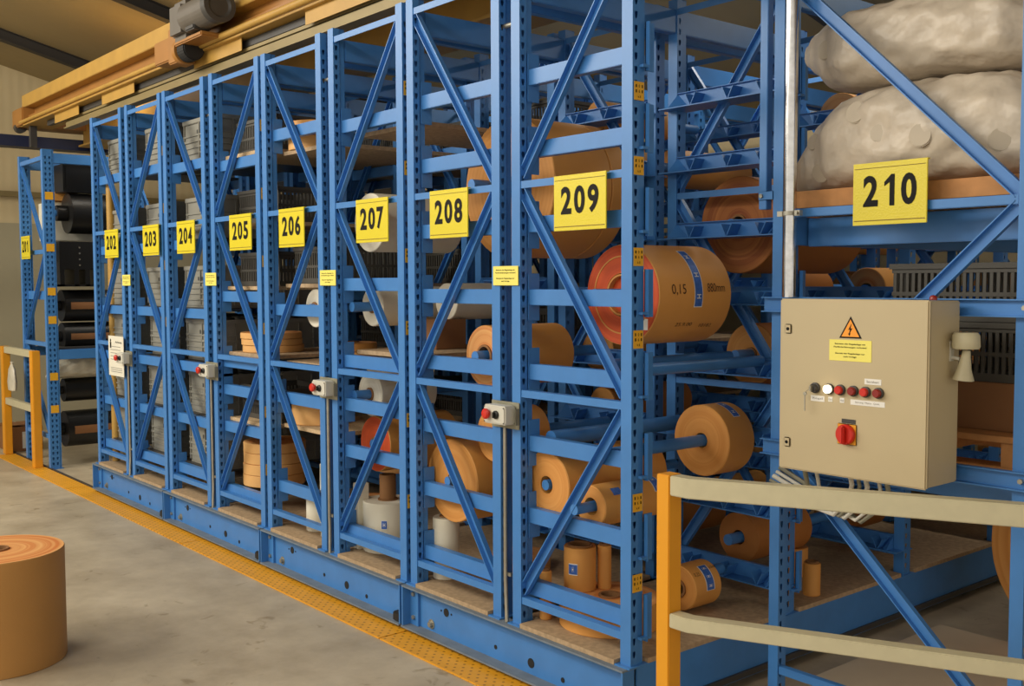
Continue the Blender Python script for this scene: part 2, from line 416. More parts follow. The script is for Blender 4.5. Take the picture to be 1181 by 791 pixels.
# ------------------------------------------------------------------ carriages and decks
def carriage(i):
    x0 = CX[i]; W = 1.497; x1 = x0+W
    lab = ['blue rail-guided carriage base under racks 202 and 203, farthest of four', 'blue rail-guided carriage base under racks 204 and 205',
           'blue rail-guided carriage base under racks 206 and 207', 'blue rail-guided carriage base under racks 208 and 209, nearest of four'][i]
    t = thing('carriage_base', lab, 'carriage', (x0, 2.80, 0), group='carriage bases')
    o = (-x0, -2.80, 0)
    yb = YE+.1
    mb = MB().box(x0+.004, x1-.004, 2.855, 2.865, .036, ZB-.008)
    obj('front_web', mb.mesh('front_web', M['blue']), t, o)
    mb = MB().box(x0, x1, 2.795, 2.875, ZB-.008, ZB).box(x0, x1, 2.79, 2.875, .028, .036)
    f = obj('flange', mb.mesh('flange', M['bluedust']), t, o); f['label'] = 'dusty grey-blue flanges'
    for x in (x0, x1-.008):
        obj('end_plate', MB().box(x, x+.008, 2.797, 2.855, .036, ZB-.008).mesh('end_plate', M['blue']), t, o)
    a = obj('corner_plate', MB().box(x0+.008, x0+.075, 2.842, 2.855, .036, ZB-.008).mesh('corner_plate', M['blue']), t, o)
    for z in (.075, .19): obj('bolt', MB().cyl((x0+.04, 2.832, z), (x0+.04, 2.842, z), .011, 6).mesh('bolt', M['steel']), a)
    obj('bolt', MB().cyl((x0+.17, 2.838, .07), (x0+.17, 2.855, .07), .014, 6).cyl((x0+.17, 2.852, .07), (x0+.17, 2.8555, .07), .024, 16).mesh('bolt', M['steel']), t, o)
    for xx, z, r in ((.29, .155, .02), (.25, .155, .005), (.33, .155, .005), (.66, .09, .010), (.90, .085, .021), (1.10, .07, .011), (1.42, .07, .006)):
        obj('hole', MB().cyl((x0+xx, 2.853, z), (x0+xx, 2.8555, z), r, 18).mesh('hole', M['rubber']), t, o)
    for x, s in ((x0, 1), (x1, -1)):
        xa, xb = sorted((x, x+s*.008)); xc, xd = sorted((x, x+s*.07))
        mb = MB().box(xa, xb, 2.875, yb, .036, ZB-.008).box(xc, xd, 2.875, yb, ZB-.008, ZB).box(xc, xd, 2.875, yb, .028, .036)
        obj('side_beam', mb.mesh('side_beam', M['blue']), t, o)
        xe = sorted((x-s*.002, x-s*.014))
        obj('bumper_strip', MB().box(xe[0], xe[1], 2.80, yb, .038, .062).mesh('bumper_strip', M['dark']), t, o) if i == 3 and s < 0 else None
    obj('rear_beam', MB().box(x0+.07, x1-.07, yb-.01, yb, .036, ZB-.008).mesh('rear_beam', M['blue']), t, o)
    for y in (3.2, 4.6, 6.2):
        for x in (x0+.2, x1-.2):
            obj('wheel', MB().cyl((x-.03, y, .062), (x+.03, y, .062), .062, 24).mesh('wheel', M['steel']), t, o)
    obj('rubber_stop', MB().box(x1-.07, x1-.01, 2.80, 2.84, .038, .085).mesh('rubber_stop', M['rubber'], bevel=.006), t, o)
    return t
for i in range(4): carriage(i)
for n in range(202, 210):
    x0 = RX[n]
    mb = MB().box(x0+.07, x0+RW-.07, FR[0]-.02, FR[4]+.04, ZB+.0005, DECK)
    for k in range(4):
        for a, b_ in ((x0-.005, x0+.07), (x0+RW-.07, x0+RW+.005)): mb.box(a, b_, FR[k]+.09, FR[k+1]-.03, ZB+.0005, DECK)
    tag(obj('deck_board', mb.mesh('deck_board', M['chip'])), 'chipboard deck panel lying on the carriage inside rack %d' % n, 'board', 'chipboard decks of the racks')

# ------------------------------------------------------------------ number signs
def sign(num, x0, x1, z0, z1, y, ctx):
    w, h = x1-x0, z1-z0
    t = thing('number_sign', 'yellow sign reading %d, %s' % (num, ctx), 'sign', (x0+w/2, y, z0), group='rack number signs')
    obj('plate', MB().box(-w/2, w/2, 0, .006, 0, h).box(-w/2, w/2, .006, .02, h-.004, h).mesh('plate', M['signyellow'], bevel=.0012), t)
    obj('border_line', MB().box(-w/2+.006, w/2-.006, -.0012, 0, .014, .017).mesh('border_line', M['brownprint']), t)
    obj('border_line', MB().box(-w/2+.006, w/2-.006, -.0012, 0, h-.020, h-.018).mesh('border_line', M['brownprint']), t)
    mb = MB(); dw = w*.205; dh = h*.50
    for q, ch in enumerate(str(num)):
        cx = .002+(q-1)*w*.258
        if ch == '1':
            a, b_ = dw*.16, dh/2
            mb.prism([(cx-a+.01, h*.545-b_), (cx+a+.01, h*.545-b_), (cx+a+.01, h*.545+b_), (cx-a*.35+.01, h*.545+b_), (cx-dw*.34, h*.545+b_*.52), (cx-dw*.34, h*.545+b_*.26), (cx-a+.01, h*.545+b_*.5)], .0005, 'y', -.0013)
        else: text_front(mb, ch, dw, dh, cx, h*.545, -.0013, .032)
    d = obj('digits', mb.mesh('digits', M['black'], smooth=False), t); d['label'] = 'black number'
for n, a, b in ((209, -3.130, -2.836), (208, -3.986, -3.697), (207, -4.635, -4.338), (206, -5.475, -5.180), (205, -6.128, -5.828),
                (204, -6.955, -6.660), (203, -7.582, -7.284), (202, -8.393, -8.10)):
    sign(n, a, b, 1.905, 2.122, 2.815, 'hung on the end frame of its blue rack')

# ------------------------------------------------------------------ paper rolls and shafts
ORD = ['first', 'second', 'third', 'fourth', 'fifth', 'sixth', 'seventh', 'eighth']
def shaft(x, z, y0, y1, label, r=.026, x2=None, z2=None):
    x2 = x if x2 is None else x2; z2 = z if z2 is None else z2
    o = obj('roll_shaft', MB().cyl((0, 0, 0), (x2-x, y1-y0, z2-z), r, 20).mesh('roll_shaft', M['blue']), None, (x, y0, z))
    return tag(o, label, 'shaft', 'blue roll shafts')
def roll_body(L, R, rc, m, n=56, e=.003):
    return MB().lathe([(rc, 0.0), (rc, L), (R-e, L), (R, L-e), (R, e), (R-e, 0)], n, closed=True).mesh('paper', M[m], ang=30)
def paper_roll(x, y, z, L, R, label, paper='kraft', face='ringkraft', rc=.036, axis='y', group=None, name='paper_roll', core=True, n=56):
    rot = (-PI/2, 0, 0) if axis == 'y' else (0, 0, 0)
    t = thing(name, label, 'paper roll', (x, y, z), rot, group)
    obj('wound_paper', roll_body(L, R, rc+.004, paper, n), t)
    f = MB().lathe([(rc+.005, -.001), (R-.003, -.001)], n)
    if axis == 'z': f = MB().lathe([(rc+.005, L+.001), (R-.003, L+.001)], n)
    obj('end_face', f.mesh('end_face', M[face]), t)
    if core: obj('core_tube', MB().lathe([(rc-.006, -.008), (rc+.004, -.008), (rc+.004, L+.008), (rc-.006, L+.008)], 32, closed=True).mesh('core_tube', M['core']), t)
    return t
def roll_label(t, R, L, a0, a1, zc, w, ticks=3):
    s = obj('label', MB().patch(R+.0015, a0, a1, zc-w/2, zc+w/2).mesh('label', M['labelwhite']), t); s['label'] = 'white-edged blue label'
    obj('blue_field', MB().patch(R+.0022, a0+.02, a1-.02, zc-w*.42, zc+w*.42).mesh('blue_field', M['label']), s)
    for i in range(ticks):
        a = a0+(a1-a0)*(i+.5)/ticks
        mb = MB()
        for da in (-.035, .035): mb.patch(R+.003, a+da-.008, a+da+.008, zc-w*.24, zc+w*.24, 2)
        mb.patch(R+.003, a-.035, a+.035, zc-w*.05, zc+w*.05, 3)
        obj('mark', mb.mesh('mark', M['labelwhite']), s)

G9 = 'paper rolls in rack 209'
# -- rack 209, front bay
t = paper_roll(-3.019, 3.09, 1.65, .445, .206, 'huge paper roll with red-orange end face and writing 0,15 880mm, right of sign 209', 'kraft', 'ringred', .085, group=G9, core=False)
obj('inner_rim', MB().lathe([(.078, -.004), (.085, -.004), (.085, .03), (.078, .03)], 48, closed=True).lathe([(.155, -.003), (.161, -.003), (.161, .001), (.155, .001)], 56, closed=True).mesh('inner_rim', M['ringkraft']), t)
obj('core_disc', MB().lathe([(.028, .02), (.085, .02), (.085, .03), (.028, .03)], 48, closed=True).mesh('core_disc', M['ringred']), t)
roll_label(t, .206, .445, -1.05, .25, .235, .052)
tx = MB(); text_roll(tx, '0,15', .085, .046, .115, -.10, .2085, -.004); text_roll(tx, '880mm', .11, .036, .345, -.14, .2085, -.004)
text_roll(tx, '25.9.00', .10, .017, .185, .62, .2085, -.006); text_roll(tx, '10182', .075, .017, .325, .66, .2085, -.006)
g = obj('handwriting', tx.mesh('handwriting', M['ink'], smooth=False), t); g['label'] = 'handwritten marks'
obj('sticker', MB().box(.115, .145, .095, .14, -.003, -.001).mesh('sticker', M['labelwhite']), t)
shaft(-3.019, 1.65, 2.935, 3.735, 'blue shaft carrying the huge red-faced roll in rack 209')
t = paper_roll(-3.0, 3.57, 1.005, .172, .157, 'medium orange roll with blue label on a shaft above the railing corner, in rack 209', group=G9, rc=.03, core=False)
roll_label(t, .157, .172, -1.5, -.75, .10, .045, 2)
shaft(-3.0, 1.005, 2.93, 3.735, 'blue shaft ending in the medium orange roll above the railing corner')
t = paper_roll(-3.019, 3.45, .364, .17, .0985, 'small orange roll with blue label close to the deck, just right of the railing post', group=G9, rc=.036)
roll_label(t, .0985, .17, -1.15, .05, .095, .055, 3)
tx = MB(); text_roll(tx, '0,25', .035, .02, .035, -.75, .0995, 0); text_roll(tx, '610mm', .04, .014, .15, -.95, .0995, 0)
obj('handwriting', tx.mesh('handwriting', M['ink'], smooth=False), t)
shaft(-3.019, .40, 3.63, 3.735, 'blue shaft stub behind the small labelled roll close to the deck')
t = paper_roll(-3.05, 2.945, .79, .44, .086, 'orange roll on a shaft passing behind the railing post, second level up in rack 209', group=G9, rc=.033, core=False)
roll_label(t, .086, .44, -1.3, -.4, .32, .05, 2)
obj('sticker', MB().patch(.087, -1.0, -.6, .06, .11, 4).mesh('sticker', M['label']), t)
shaft(-3.05, .79, 2.85, 3.735, 'blue shaft of the orange roll behind the railing post', .022)
t = paper_roll(-3.30, 2.925, .845, .60, .143, 'large orange roll low in rack 209, behind the lowest diagonal brace', group=G9, rc=.034, core=False)
shaft(-3.30, .845, 2.918, 3.735, 'blue shaft sticking out of the large orange roll low in rack 209', .022)
paper_roll(-3.75, 4.20, 2.30, .56, .10, 'slim orange roll high in rack 208, seen right of the upright beside sign 209', group='paper rolls in rack 208', rc=.03, core=False)
shaft(-3.75, 2.30, 3.90, 4.72, 'blue shaft of the slim roll seen right of the upright beside sign 209')
shaft(-2.845, 1.355, 2.95, 3.78, 'empty blue shaft bridging two frames under the huge red-faced roll', .024)
shaft(-3.0, 1.37, 3.0, 3.76, 'empty blue shaft lying behind another under the huge red-faced roll', .022)
shaft(-3.30, 1.04, 2.95, 3.76, 'thick empty blue shaft at mid height deep inside rack 209', .034)
# standing rolls and coils on the deck of 209
G9d = 'rolls standing on the deck of rack 209'
t = paper_roll(-3.279, 3.10, DECK+.116, .19, .070, 'upright orange roll with blue label and open core standing on the flat coil', axis='z', rc=.05, group=G9d)
roll_label(t, .070, .19, -1.5, -.9, .10, .05, 1)
t = paper_roll(-3.214, 3.185, DECK+.116, .19, .030, 'slim upright orange roll on the flat coil, right of the labelled one', axis='z', rc=.018, group=G9d)
paper_roll(-3.335, 2.95, DECK, .21, .026, 'slim upright orange roll on the deck, left of the labelled one in rack 209', axis='z', rc=.014, group=G9d)
paper_roll(-3.12, 3.125, DECK, .115, .215, 'wide flat orange coil lying on the front of the deck of rack 209', axis='z', rc=.045, face='ringstrong', group=G9d)
# -- rack 209, further bays
G9b = 'paper rolls in the rear bays of rack 209'
paper_roll(-3.08, 3.92, 1.965, .70, .224, 'very large brown roll with visible windings behind the first bay, left of sign 210', 'kraftdark', 'ringdark', .045, group=G9b)
shaft(-3.08, 1.965, 3.86, 4.70, 'blue shaft of the very large brown roll left of sign 210')
paper_roll(-3.08, 4.02, 1.36, .42, .147, 'brown roll left of the control cabinet, below the very large brown one', 'kraftdark', 'ringkraft', .03, group=G9b)
shaft(-3.08, 1.36, 3.90, 4.70, 'blue shaft of the brown roll left of the control cabinet')
t = paper_roll(-3.08, 3.94, .50, .42, .118, 'dull brown roll near the deck behind the railing, second bay of rack 209', 'kraftdark', 'kraftdark', .03, group=G9b, core=False)
obj('sticker', MB().patch(.119, -.1, .15, .18, .215, 4).mesh('sticker', mat('green_sticker', rgb(70, 130, 60), .5)), t)
shaft(-3.08, .50, 3.86, 4.70, 'blue shaft of the dull brown roll near the deck behind the railing')
paper_roll(-2.80, 4.12, DECK, .15, .04, 'little upright orange roll on the deck edge behind the railing', axis='z', rc=.026, group=G9b)
paper_roll(-3.05, 4.35, DECK, .14, .06, 'stubby upright orange roll on the deck in the second bay of rack 209', axis='z', rc=.03, group=G9b)

# -- rack 208
G8 = 'paper rolls in rack 208'
t = paper_roll(-3.799, 2.99, 1.363, .43, .143, 'orange roll with ringed end face at mid height between signs 208 and 209', 'kraft', 'ringstrong', .05, group=G8)
shaft(-3.799, 1.363, 2.93, 3.735, 'blue shaft of the ringed orange roll at mid height between signs 208 and 209')
paper_roll(-3.845, 3.17, 2.15, .36, .330, 'very large orange roll high up behind sign 209', 'kraft', 'ringkraft', .05, group=G8)
paper_roll(-3.845, 3.535, 2.15, .11, .330, 'narrow very large orange roll directly behind its big neighbour, behind sign 209', 'kraft', 'ringkraft', .05, group=G8)
shaft(-3.845, 2.15, 2.95, 3.735, 'blue shaft of the two very large orange rolls behind sign 209')
paper_roll(-4.014, 2.955, .757, .42, .20, 'large orange roll low in rack 208, its top edge curling', 'kraft', 'ringkraft', .032, group=G8, core=False)
shaft(-4.014, .757, 2.925, 3.735, 'blue shaft poking from the large orange roll low in rack 208', .022)
paper_roll(-3.75, 3.0, 1.0, .24, .125, 'orange roll in rack 208, right behind the emergency stop box', 'kraft', 'ringkraft', .032, group=G8)
shaft(-3.75, 1.0, 2.93, 3.735, 'blue shaft of the orange roll behind the emergency stop box of racks 208 and 209')
paper_roll(-4.0, 3.95, 2.33, .40, .11, 'orange roll high in rack 208, left of the diagonal above sign 208', 'kraft', 'ringkraft', .032, group=G8)
shaft(-4.0, 2.33, 3.87, 4.70, 'blue shaft of the high orange roll left of the diagonal above sign 208')
paper_roll(-4.03, 3.40, DECK, .07, .15, 'flat orange coil with black marking on the deck of rack 208', axis='z', rc=.04, face='ringstrong', group=G8)

# -- rack 207
G7 = 'rolls in rack 207'
t = paper_roll(-4.83, 3.04, .83, .46, .15, 'orange roll with bright red end face low in rack 207', 'kraft', 'ringred', .035, group=G7)
tx = MB(); text_roll(tx, '0,30', .10, .03, .36, -1.35, .1485, 0); obj('handwriting', tx.mesh('h', M['ink'], smooth=False), t)
shaft(-4.83, .83, 3.02, 3.735, 'blue shaft of the red-faced roll low in rack 207')
paper_roll(-4.86, 3.05, 1.575, .44, .107, 'white roll on a blue shaft below sign 207', 'white', 'ringwhite', .032, group=G7)
shaft(-4.86, 1.575, 2.80+.12, 3.735, 'blue shaft of the white roll below sign 207')
paper_roll(-4.749, 2.97, 2.02, .50, .154, 'white roll half hidden by sign 207', 'white', 'ringwhite', .032, group=G7)
shaft(-4.749, 2.02, 2.93, 3.735, 'blue shaft of the white roll behind sign 207')
paper_roll(-4.86, 3.03, 1.10, .36, .12, 'white roll with flanged end in rack 207, between sign and red-faced roll', 'white', 'ringwhite', .032, group=G7)
shaft(-4.86, 1.10, 2.93, 3.735, 'blue shaft of the flanged white roll in rack 207')
paper_roll(-4.62, 3.72-.35, 1.60, .30, .10, 'second white roll below sign 207, deeper on the right', 'white', 'ringwhite', .03, group=G7)
t = paper_roll(-4.79, 3.09, DECK, .27, .135, 'broad white roll standing on the deck of rack 207', 'white', 'ringwhite', .05, axis='z', group=G7)
roll_label(t, .135, .27, -.85, -.6, .16, .05, 1)
tag(obj('cardboard_tube', MB().lathe([(.034, 0), (.045, 0), (.045, .13), (.034, .13)], 28, closed=True).mesh('cardboard_tube', M['core']), None, (-4.79, 3.09, DECK+.2785)), 'brown cardboard tube standing on the broad white roll in rack 207', 'tube')
paper_roll(-4.135, 3.005, DECK, .30, .066, 'white roll standing at the front of the deck of rack 208', 'white', 'ringwhite', .03, axis='z', group=G8)
tag(obj('white_carton', MB().box(-.028, .028, -.035, .035, 0, .36).mesh('white_carton', M['white'], bevel=.004), None, (-4.895, 2.985, DECK+.0005)), 'narrow tall white carton on the deck of rack 207, beside the left upright', 'carton')
tag(obj('carton', MB().box(-.11, .11, -.1, .1, 0, .16).mesh('carton', M['carton'], bevel=.003), None, (-4.66, 3.35, 1.346)), 'brown carton on the shelf of rack 207 below the white rolls', 'carton')

# -- rack 206
G6 = 'rolls and coils in rack 206'
paper_roll(-5.31, 2.95, 1.56, .10, .108, 'flat white roll on a blue shaft in rack 206', 'white', 'ringwhite', .032, group=G6)
shaft(-5.31, 1.56, 2.92, 3.735, 'blue shaft of the flat white roll in rack 206')
def coil_stack(x, y, z, R, hs, lab, group, mats=('kraftlight', 'kraft')):
    for i, h in enumerate(hs):
        paper_roll(x+random.uniform(-.006, .006), y+random.uniform(-.006, .006), z, h-.002, R*random.uniform(.985, 1.0), lab+(', %s from bottom' % ORD[i] if len(hs) > 1 else ''),
                   mats[i % len(mats)], 'ringstrong', .04, axis='z', group=group, name='paper_coil')
        z += h
coil_stack(-5.50, 3.30, 1.246, .155, (.05, .05), 'flat orange paper coil on the middle shelf of rack 206', G6)
coil_stack(-5.53, 3.10, 2.476, .165, (.08, .085), 'flat orange paper coil on the top shelf of rack 206', G6)
coil_stack(-5.54, 3.11, .871, .175, (.13,), 'thick orange paper coil on the lower shelf of rack 206', G6)
coil_stack(-5.45, 3.40, DECK, .17, (.13,), 'orange paper coil on the deck of rack 206 behind the white roll', G6)
coil_stack(-5.41, 3.62, .55, .19, (.1, .1), 'orange paper coil on the lowest beam of rack 206', G6)
paper_roll(-5.43, 3.02, DECK, .20, .071, 'small white roll standing at the front of the deck of rack 206', 'white', 'ringwhite', .04, axis='z', group=G6)
paper_roll(-5.255, 2.975, DECK, .42, .036, 'tall slim white roll standing on the deck of rack 206', 'white', 'ringwhite', .02, axis='z', group=G6)
# -- rack 205
G5 = 'paper coils in rack 205'
coil_stack(-6.19, 3.13, .41, .20, (.075, .07, .07, .065), 'light kraft coil in the low pile of rack 205', G5, ('kraftlight',))
coil_stack(-6.20, 3.13, 1.266, .195, (.045, .04, .04), 'flat light coil on the middle shelf of rack 205', G5, ('kraftlight',))

# rolls filling the rear bays of 206-209
LV = {'209': L8, '208': L8}
for num in (208, 209):
    for b in (1, 2, 3):
        for li, z in enumerate(L8):
            if num == 209 and b == 1: continue
            if num == 208 and b == 1 and li in (5, 6): continue
            if random.random() < .30: continue
            ni = random.choice((0, 1, 2)); x = RX[num]+(.19, .405, .59)[ni]
            R = random.uniform(.075, .13); L = random.uniform(.3, .62)
            if li == 0: R = min(R, .12)
            y0 = FR[b]+.1+random.uniform(0, .12)
            kind = random.choice((('kraftdark', 'ringkraft', 'brown'), ('kraft', 'ringkraft', 'orange'), ('kraft', 'ringstrong', 'orange')))
            w = '%s bay back, %s beam level up in rack %d' % (ORD[b], ORD[li], num)
            paper_roll(x, y0, z+.02, L, R, '%s roll in the %s' % (kind[2], w), kind[0], kind[1], .03, group='rolls in the rear bays of racks 208 and 209', core=False, n=36)
            shaft(x, z+.02, FR[b]+.085, FR[b+1]-.08, 'blue shaft in the %s' % w)

# ------------------------------------------------------------------ crates
def crate_thing():
    w, d, h = .54, .38, .285
    t = thing('storage_crate', 'x', 'crate')
    mb = MB().box(-w/2+.012, w/2-.012, -d/2+.012, -d/2+.016, .01, h-.03).box(-w/2+.012, w/2-.012, d/2-.016, d/2-.012, .01, h-.03)
    mb.box(-w/2+.012, -w/2+.016, -d/2+.012, d/2-.012, .01, h-.03).box(w/2-.016, w/2-.012, -d/2+.012, d/2-.012, .01, h-.03)
    mb.box(-w/2+.012, w/2-.012, -d/2+.012, d/2-.012, .0, .012)
    for i in range(3):
        x = -w/2+.02+i*(w-.04)/2
        mb.box(x-.005, x+.005, -d/2+.002, -d/2+.012, .02, h-.03); mb.box(x-.005, x+.005, d/2-.012, d/2-.002, .02, h-.03)
    for i in range(4):
        y = -d/2+.02+i*(d-.04)/3
        mb.box(w/2-.012, w/2-.002, y-.005, y+.005, .02, h-.03); mb.box(-w/2+.002, -w/2+.012, y-.005, y+.005, .02, h-.03)
    mb.box(-w/2+.002, w/2-.002, -d/2+.002, -d/2+.012, .13, .145)
    for z in (.05, .09, .17):
        mb.box(-w/2+.003, w/2-.003, -d/2+.004, -d/2+.012, z, z+.01); mb.box(w/2-.012, w/2-.004, -d/2+.003, d/2-.003, z, z+.01)
    mb.box(w/2-.012, w/2-.002, -d/2+.002, d/2-.002, .13, .145)
    obj('tub', mb.mesh('tub', M['crate'], smooth=False), t)
    r = MB().box(-w/2, w/2, -d/2, -d/2+.018, h-.03, h).box(-w/2, w/2, d/2-.018, d/2, h-.03, h).box(-w/2, -w/2+.018, -d/2+.018, d/2-.018, h-.03, h).box(w/2-.018, w/2, -d/2+.018, d/2-.018, h-.03, h)
    obj('rim', r.mesh('rim', M['crate'], bevel=.003), t)
    for s in (-1, 1):
        obj('handle_slot', MB().box(-.05, .05, s*(d/2-.012)-.002, s*(d/2-.012)+.002, .185, .21).mesh('handle_slot', M['dark']), t)
    return t
cr0 = crate_thing(); used = False
LVN = ['deck', 'first shelf', 'second shelf', 'third shelf', 'fourth shelf', 'fifth shelf', 'top shelf']
for num, z6 in ((202, 2.53), (203, 2.53), (204, 2.50)):
    lv = (.41, .765, 1.135, 1.5, 1.97, z6)
    for li, z in enumerate(lv):
        for r in range(2 if num != 202 else 2):
            o = copy_tree(cr0) if used else cr0; used = True
            hgt = z+.0395
            o.location = (RX[num]+.35+random.uniform(-.02, .02), 3.145+.46*r+random.uniform(-.01, .01), hgt)
            tag(o, 'grey ribbed plastic crate in rack %d, %s, %s' % (num, 'top shelf' if li == 5 else ORD[li]+' shelf up', ('front', 'behind the front one')[r]), 'crate', 'grey plastic crates in racks 202 to 204')

def slotted_crate():
    w, d, h = .54, .40, .21
    t = thing('slotted_crate', 'x', 'crate')
    mb = MB().box(-w/2, w/2, -d/2, d/2, 0, .012)
    for z0, z1 in ((0.012, .03), (.09, .105), (h-.035, h)):
        for s in (-1, 1):
            a, b = sorted((s*d/2, s*(d/2-.012))); mb.box(-w/2, w/2, a, b, z0, z1)
            a, b = sorted((s*w/2, s*(w/2-.012))); mb.box(a, b, -d/2, d/2, z0, z1)
    for i in range(22):
        x = -w/2+.012+i*(w-.024)/21
        for s in (-1, 1): mb.box(x-.006, x+.006, s*(d/2-.006)-.004, s*(d/2-.006)+.004, .02, h-.02)
    for i in range(16):
        y = -d/2+.012+i*(d-.024)/15
        for s in (-1, 1): mb.box(s*(w/2-.006)-.004, s*(w/2-.006)+.004, y-.006, y+.006, .02, h-.02)
    obj('grid_wall', mb.mesh('grid_wall', M['darkcrate'], smooth=False), t)
    obj('rim', MB().box(-w/2-.008, w/2+.008, -d/2-.008, -d/2+.004, h-.02, h).box(-w/2-.008, w/2+.008, d/2-.004, d/2+.008, h-.02, h).box(-w/2-.008, -w/2+.004, -d/2-.006, d/2+.006, h-.019, h-.001).box(w/2-.004, w/2+.008, -d/2-.006, d/2+.006, h-.019, h-.001).mesh('rim', M['darkcrate']), t)
    return t
sl0 = slotted_crate(); used2 = False
SLOTS = []
for num, zs in ((205, (.84, 1.266, 1.686, 2.081, 2.516)), (206, (.871, 1.246, 1.701, 2.476)), (207, (2.501, 1.346))):
    for z in zs:
        for r in range(2):
            SLOTS.append((num, z, r))
for num, z, r in SLOTS:
    if num == 205 and r == 0 and z in (1.266,): y = None
    elif num == 206 and r == 0 and z != 1.701: y = None
    elif num == 207 and r == 0: y = None
    else: y = 3.20 if r == 0 else 4.10
    if y is None: continue
    o = copy_tree(sl0) if used2 else sl0; used2 = True
    o.location = (RX[num]+.35, y, z+.001)
    tag(o, 'dark grey slotted crate in rack %d, shelf at %s, %s' % (num, {.84: 'knee height', .871: 'knee height', 1.266: 'waist height', 1.246: 'waist height', 1.346: 'waist height', 1.686: 'eye level', 1.701: 'eye level', 2.081: 'sign height', 2.516: 'the top', 2.476: 'the top', 2.501: 'the top'}[z], ('at the front', 'in the second bay')[r]), 'crate', 'dark slotted crates in racks 205 to 207')
# yellow pole behind the end frame of 202
tag(obj('yellow_pole', MB().cyl((0, 0, 0), (0, 0, 2.35), .03, 16).mesh('yellow_pole', M['crane']), None, (RX[202]+.09, 2.955, DECK+.0005)), 'yellow upright pole just inside rack 202', 'pole')

# ------------------------------------------------------------------ emergency stops, notices, conduits
def lines_of_text(mb, lines, w, h, cx, cz, y):
    n = len(lines); lh = h/n
    mxl = max(len(s) for s in lines)
    for i, s in enumerate(lines):
        if s: text_front(mb, s, w*len(s)/mxl, lh*.62, cx, cz+h/2-lh*(i+.5), y, .012)
    return mb
NOTE = ['Betreten der Regalanlage mit', 'Flurförderfahrzeugen verboten!', '', 'Betrieb der Regalanlage nur', 'nach Vorlage']
def notice(x0, x1, z0, z1, y, label, group=None, name='notice_plate'):
    t = thing(name, label, 'notice', ((x0+x1)/2, y, z0), group=group)
    w, h = x1-x0, z1-z0
    obj('plate', MB().box(-w/2, w/2, 0, .003, 0, h).mesh('plate', M['noticeyellow'], bevel=.0008), t)
    obj('text', lines_of_text(MB(), NOTE, w*.80, h*.72, 0, h/2, -.0008).mesh('text', M['black'], smooth=False), t)
    return t
GN = 'pale yellow notices between racks'
PAIR = ('202 and 203', '204 and 205', '206 and 207', '208 and 209')
ESX = (-7.985, -6.455, -4.955, -3.452)
for i in range(4):
    x = ESX[i]
    notice(x-.087 if i < 3 else -3.541, x+.08 if i < 3 else -3.373, 1.69, 1.772, 2.832, 'small pale yellow notice with four text lines between racks '+PAIR[i], GN)
    t = thing('emergency_stop', 'grey switch box with red stop button and black key switch between racks '+PAIR[i], 'switch box', (x, 2.83, 1.08), group='emergency stop boxes')
    obj('bracket_plate', MB().box(-.10, .085, .0, .004, 0, .115).box(.081, .085, -.02, .0, .02, .09).mesh('bracket_plate', M['galv'], bevel=.001), t)
    e = obj('enclosure', MB().box(-.080, .065, -.062, -.001, .022, .102).mesh('enclosure', M['greybox'], bevel=.006), t)
    for sx in (-.072, .057):
        for z in (.03, .094): obj('screw', MB().cyl((sx, -.064, z), (sx, -.0621, z), .003, 8).mesh('screw', M['dark']), e)
    b = obj('stop_button', MB().lathe([(.013, 0), (.013, .006), (.022, .009), (.023, .018), (.017, .024), (.0, .026)], 24).mesh('stop_button', M['red']), t, (-.046, -.062, .064), (PI/2, 0, 0)); b['label'] = 'red mushroom button'
    k = obj('key_switch', MB().lathe([(.018, 0), (.018, .007), (.013, .011), (.0, .011)], 20).box(-.003, .003, -.012, .012, .011, .020).mesh('key_switch', M['blackpl']), t, (.008, -.062, .063), (PI/2, 0, 0)); k['label'] = 'black key switch'
    xc = RX[202+2*i]+RW+.024
    o = obj('cable_conduit', MB().tube([(xc, 2.846, 1.078), (xc, 2.846, .42), (xc+.004, 2.845, .36), (xc+.02, 2.835, .29), (xc+.027, 2.83, ZB+.001)], .0085, 10).box(xc-.004, xc+.03, 2.85, 2.862, .43, .445).mesh('cable_conduit', M['steel']))
    tag(o, 'thin steel conduit running down to the carriage between racks '+PAIR[i], 'conduit', 'conduits below the stop boxes')
# poster
t = thing('safety_notice', 'white paper notice with a figure drawing hung on the end of rack 202', 'notice', (-8.20, 2.815, .99))
obj('sheet', MB().box(-.165, .165, 0, .003, 0, .31).mesh('sheet', M['poster']), t)
mb = MB().box(-.13, -.10, -.001, 0, .215, .262).cyl((-.115, -.001, .274), (-.115, 0, .274), .012, 12)
text_front(mb, 'Achtung', .14, .02, .06, .262, -.001, .01)
obj('print', mb.mesh('print', M['black'], smooth=False), t)
mb = MB()
for z in (.225, .20, .175, .15, .125, .06, .045, .03): mb.box(-.12, .10 if z > .1 else .13, -.001, 0, z, z+.005)
obj('text_lines', mb.mesh('text_lines', M['greyink']), t)

